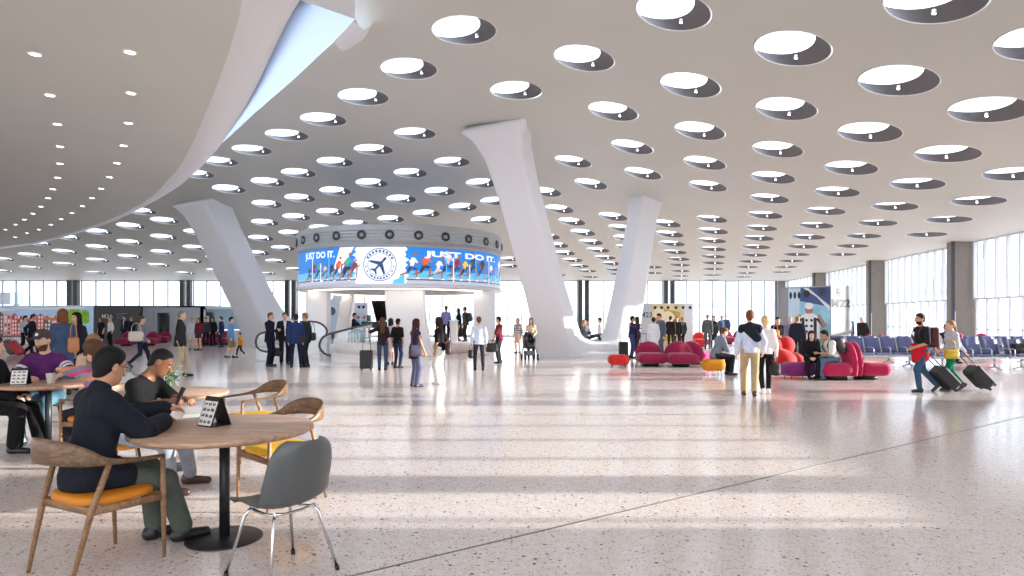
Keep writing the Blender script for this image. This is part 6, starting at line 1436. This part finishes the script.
# ---------------------------------------------------------------- far left
person('L1', X_at(101, 37), 37, 192, 1.64, 'woman in a black dress before the black M26 panel', fem=True, hair=('long', 'auburn'), top=((30, 28, 32), 0.4, 0.1, 0.008, {'name': 'dress_top'}), bottom=('skirt', (30, 28, 32), 0.5), vox=0.018)
person('L2', X_at(110.5, 36.6), 36.6, 204, 1.64, 'woman in a white top and black trousers before the M26 panel', fem=True, hair=('long', 'blond'), top=((236, 232, 230), 0.9, 0.06, 0.008), bottom=('trousers', (28, 28, 32), 0.0), vox=0.018)
person('L3', X_at(125, 38.5), 38.5, 186, 1.76, 'man in dark blue suit and pale shirt by the M26 panel', hair=('short', 'dark'), top=((40, 44, 60), 1.0, 0.15, 0.014, {'name': 'jacket', 'open': (190, 210, 240)}), bottom=('trousers', (38, 42, 56), 0.01), vox=0.019)
person('L4', X_at(132, 39), 39, 210, 1.68, 'grey haired man in a black suit between the M26 panel and the grey kiosk', hair=('short', 'grey'), top=((34, 36, 42), 1.0, 0.15, 0.014, {'name': 'jacket'}), bottom=('trousers', (34, 36, 42), 0.01), vox=0.019)
person('L5', X_at(32, 26.8), 26.8, 68, 1.78, 'man in a dark suit striding with the red trolley case', hair=('short', 'dark'), top=((38, 40, 52), 1.0, 0.15, 0.014, {'name': 'jacket'}), bottom=('trousers', (36, 38, 48), 0.01), vox=0.015, **WALK_B)
person('L6', X_at(24.5, 28.6), 28.6, 80, 1.74, 'person in a pale blue shirt walking just ahead of the grey trolley case', hair=('short', 'dark'), top=((196, 214, 236), 0.9, 0.1, 0.01), bottom=('trousers', (38, 40, 50), 0.01), vox=0.015, **WALK_A)
person('L7', X_at(192, 32), 32, 158, 1.62, 'woman in a pale blue top and white shorts by the far magenta sofas', fem=True, hair=('short', 'light'), top=((206, 214, 226), 0.9, 0.12, 0.012), bottom=('shorts', (222, 218, 214), 0, 0.7), vox=0.016)
person('L8', X_at(199, 31.6), 31.6, 186, 1.62, 'woman in a maroon top and dark short skirt by the far magenta sofas', fem=True, hair=('long', 'brown'), top=((108, 40, 56), 0.9, 0.08, 0.008), bottom=('skirt', (70, 50, 70), 0.28), vox=0.016)
person('L9', X_at(206, 36), 36, 170, 1.66, 'person in grey and black left behind the far magenta sofas', hair=('short', 'dark'), top=((60, 66, 70), 0.9, 0.1, 0.012), bottom=('trousers', (40, 40, 46), 0.0), vox=0.018)
person('L10', X_at(211.5, 36), 36.2, 186, 1.66, 'long haired woman in black behind the far magenta sofas', fem=True, hair=('long', 'dark'), top=((32, 34, 38), 0.9, 0.1, 0.01), bottom=('trousers', (34, 34, 38), 0.0), vox=0.018)
person('L11', X_at(221.5, 35), 35, 260, 1.70, 'man in a navy jacket beside the far magenta sofas', hair=('short', 'brown'), top=((40, 52, 80), 1.0, 0.14, 0.014, {'name': 'jacket'}), bottom=('trousers', (40, 48, 68), 0.0), vox=0.018)
person('L12', X_at(230.5, 25.4), 25.4, 72, 1.64, 'person in a blue shirt and khaki shorts walking toward the leaning column', hair=('short', 'black'), top=((110, 150, 206), 0.9, 0.14, 0.018), bottom=('shorts', (132, 126, 98), 0, 0.95), shoes=(44, 46, 60), vox=0.014, lf=(-0.08, 0.12, 0.085), rf=(0.08, -0.16, 0.10))
person('L13', X_at(240.5, 26.4), 26.4, 262, 1.02, 'small child in an orange jacket and red cap before the leaning column', hair=('cap', 'brown', (196, 40, 60)), top=((214, 148, 40), 1.0, 0.1, 0.03, {'name': 'jacket'}), bottom=('trousers', (48, 44, 46), 0.0), shoes=(220, 210, 90), vox=0.02, **WALK_A)
person('M1', X_at(352.5, 30.3), 30.55, 88, 1.74, 'pianist in a black suit seated at the grand piano', z=0.45, sit=0.95, hair=('short', 'dark'), top=((34, 34, 38), 1.0, 0.1, 0.012, {'name': 'jacket', 'open': (230, 230, 234)}), bottom=('trousers', (32, 32, 36), 0.0), vox=0.015, lh=(-0.2, 0.42, 0.72), rh=(0.2, 0.42, 0.72), lf=(-0.1, 0.36, 0.085), rf=(0.1, 0.36, 0.085))

# ================================================================ bags carried or set down
def bag(name, loc, half_, m, label, strap=None, rz=0.0, r=0.05, vox=0.014):
    o_ = empty(name, loc, rz); tag(o_, label, 'bag')
    s = Solid(); s.u(rbox((0, 0, 0), half_, min(r, min(half_) * .9))); s.u(ell((0, 0, -half_[2] * .35), (half_[0] * 1.04, half_[1] * 1.12, half_[2] * .62)), 0.03); solid_obj('bag_body', s, vox, m, o_)
    hx, hz = half_[0], half_[2]; mb = MB()
    top_ = strap or 0.14
    mb.tube(smooth_curve([V((-hx * .62, 0, hz * .8)), V((-hx * .5, 0, hz + top_ * .7)), V((0, 0, hz + top_)), V((hx * .5, 0, hz + top_ * .7)), V((hx * .62, 0, hz * .8))], 4), (0.009, 0.009), 6, up=V((0, 1, 0))); mb.build('handle', m, o_)
    return o_
def at_hand(key, j, dz, dx=0.0, dy=0.0): p = pw(key, j); return (p.x + dx, p.y + dy, p.z + dz)
BKB = mat('bag_black', (30, 30, 34), 0.6, vary=0.1)
bag('holdall', at_hand('S2', 'rh', -0.34, -0.03), (0.17, 0.09, 0.14), BKB, 'black holdall held by the suited man facing us', rz=0.4)
bag('shoulder_bag', (X_at(313.5, 20.8), 20.75, 0.98), (0.08, 0.11, 0.13), BKB, 'black bag hanging behind the charcoal suit man', strap=0.30)
bag('messenger_bag', (X_at(302, 20.2), 20.25, 0.93), (0.10, 0.06, 0.11), BKB, 'dark bag between the blue jacket and the charcoal suit', strap=0.22)
bag('briefcase', at_hand('P12', 'lh', -0.22, -0.03), (0.07, 0.11, 0.13), BKB, 'black bag in the hand of the man in the pale shirt', rz=0.2)
bag('duffel_bag', at_hand('P13', 'lh', -0.20, -0.02, -0.06), (0.20, 0.10, 0.16), BKB, 'large dark bag carried by the person in the maroon T-shirt', rz=0.1, strap=0.10)
bag('tote_bag', (X_at(416, 14.45), 14.36, 0.84), (0.15, 0.05, 0.13), mat('bag_navy', (56, 48, 72), 0.7, vary=0.5, scale=22), 'dark patterned bag at the hip of the woman with red hair', rz=0.5, strap=0.3)
bag('shoulder_bag', (X_at(449, 15.2), 15.1, 0.86), (0.07, 0.12, 0.15), mat('bag_plum', (66, 34, 44), 0.5), 'plum shoulder bag behind the woman in white trousers', strap=0.40)
bag('tote_bag', (X_at(137.5, 20.4), 20.32, 1.0), (0.21, 0.09, 0.16), mat('bag_cream', (226, 218, 206), 0.8, vary=0.04), 'large cream tote bag on the striding person in grey', rz=0.4, strap=0.26, r=0.09)
bag('leather_bag', (X_at(73.5, 12.7), 12.7, 1.04), (0.10, 0.05, 0.155), mat('bag_tan', (190, 126, 76), 0.5), 'tan leather bag on the arm of the woman in the denim dress', strap=0.27)
bag('handbag', (X_at(773.5, 13.2), 13.15, 0.52), (0.09, 0.12, 0.13), BKB, 'black handbag hanging low beside the blonde woman in white', strap=0.24)
bag('handbag', (X_at(775.5, 21.2), 21.2, 1.08), (0.12, 0.07, 0.12), mat('bag_orange', (222, 126, 40), 0.6), 'orange bag held by the person in black near the red chair')
bag('shopping_bag', (X_at(843, 30), 29.9, 0.80), (0.16, 0.08, 0.24), mat('bag_lime', (190, 214, 90), 0.6), 'lime green bag in the hand of the man in the dark blazer', strap=0.12)
bag('handbag', (X_at(950, 13.7), 13.66, 0.80), (0.15, 0.06, 0.10), mat('bag_yellow', (206, 174, 44), 0.6, vary=0.12), 'mustard yellow handbag of the woman in green trousers', strap=0.2)
bag('duffel_bag', (X_at(1018, 19.5), 19.5, 0.66), (0.18, 0.12, 0.15), BKB, 'black bag lying on the blue seats at the right edge', strap=0.14)
def backpack(key, m, label, w=0.15, hh=0.22, dd=0.09):
    X_ = PEOPLE[key][2]; T = X_['T']; o_ = empty('backpack'); put_local(o_, key); tag(o_, label, 'backpack')
    s = Solid(); R_ = X_['Rt']; s.u(rbox(T(0, -0.145 - dd, 0.27), (w, dd, hh), 0.06, R_)); s.u(rbox(T(0, -0.155 - 2 * dd, 0.20), (w * .75, 0.04, hh * .5), 0.035, R_), 0.03); solid_obj('pack', s, 0.014, m, o_)
    for sx in (-1, 1):
        mb = MB(); mb.tube(smooth_curve([V(T(sx * .10, -0.15, 0.42)), V(T(sx * .115, -0.04, 0.525)), V(T(sx * .115, 0.08, 0.47)), V(T(sx * .125, 0.135, 0.33)), V(T(sx * .16, 0.03, 0.17)), V(T(sx * .13, -0.15, 0.12))], 4), (0.02, 0.007), 8); mb.build('strap', m, o_)
    return o_
backpack('R11', mat('pack_maroon', (84, 34, 38), 0.7), 'maroon backpack on the man in the black T-shirt')
backpack('R8', mat('pack_dark', (54, 50, 56), 0.7), 'dark grey backpack on the seated man in white')
backpack('P11', mat('pack_slate', (48, 52, 56), 0.7), 'dark backpack on the man in the olive jacket')
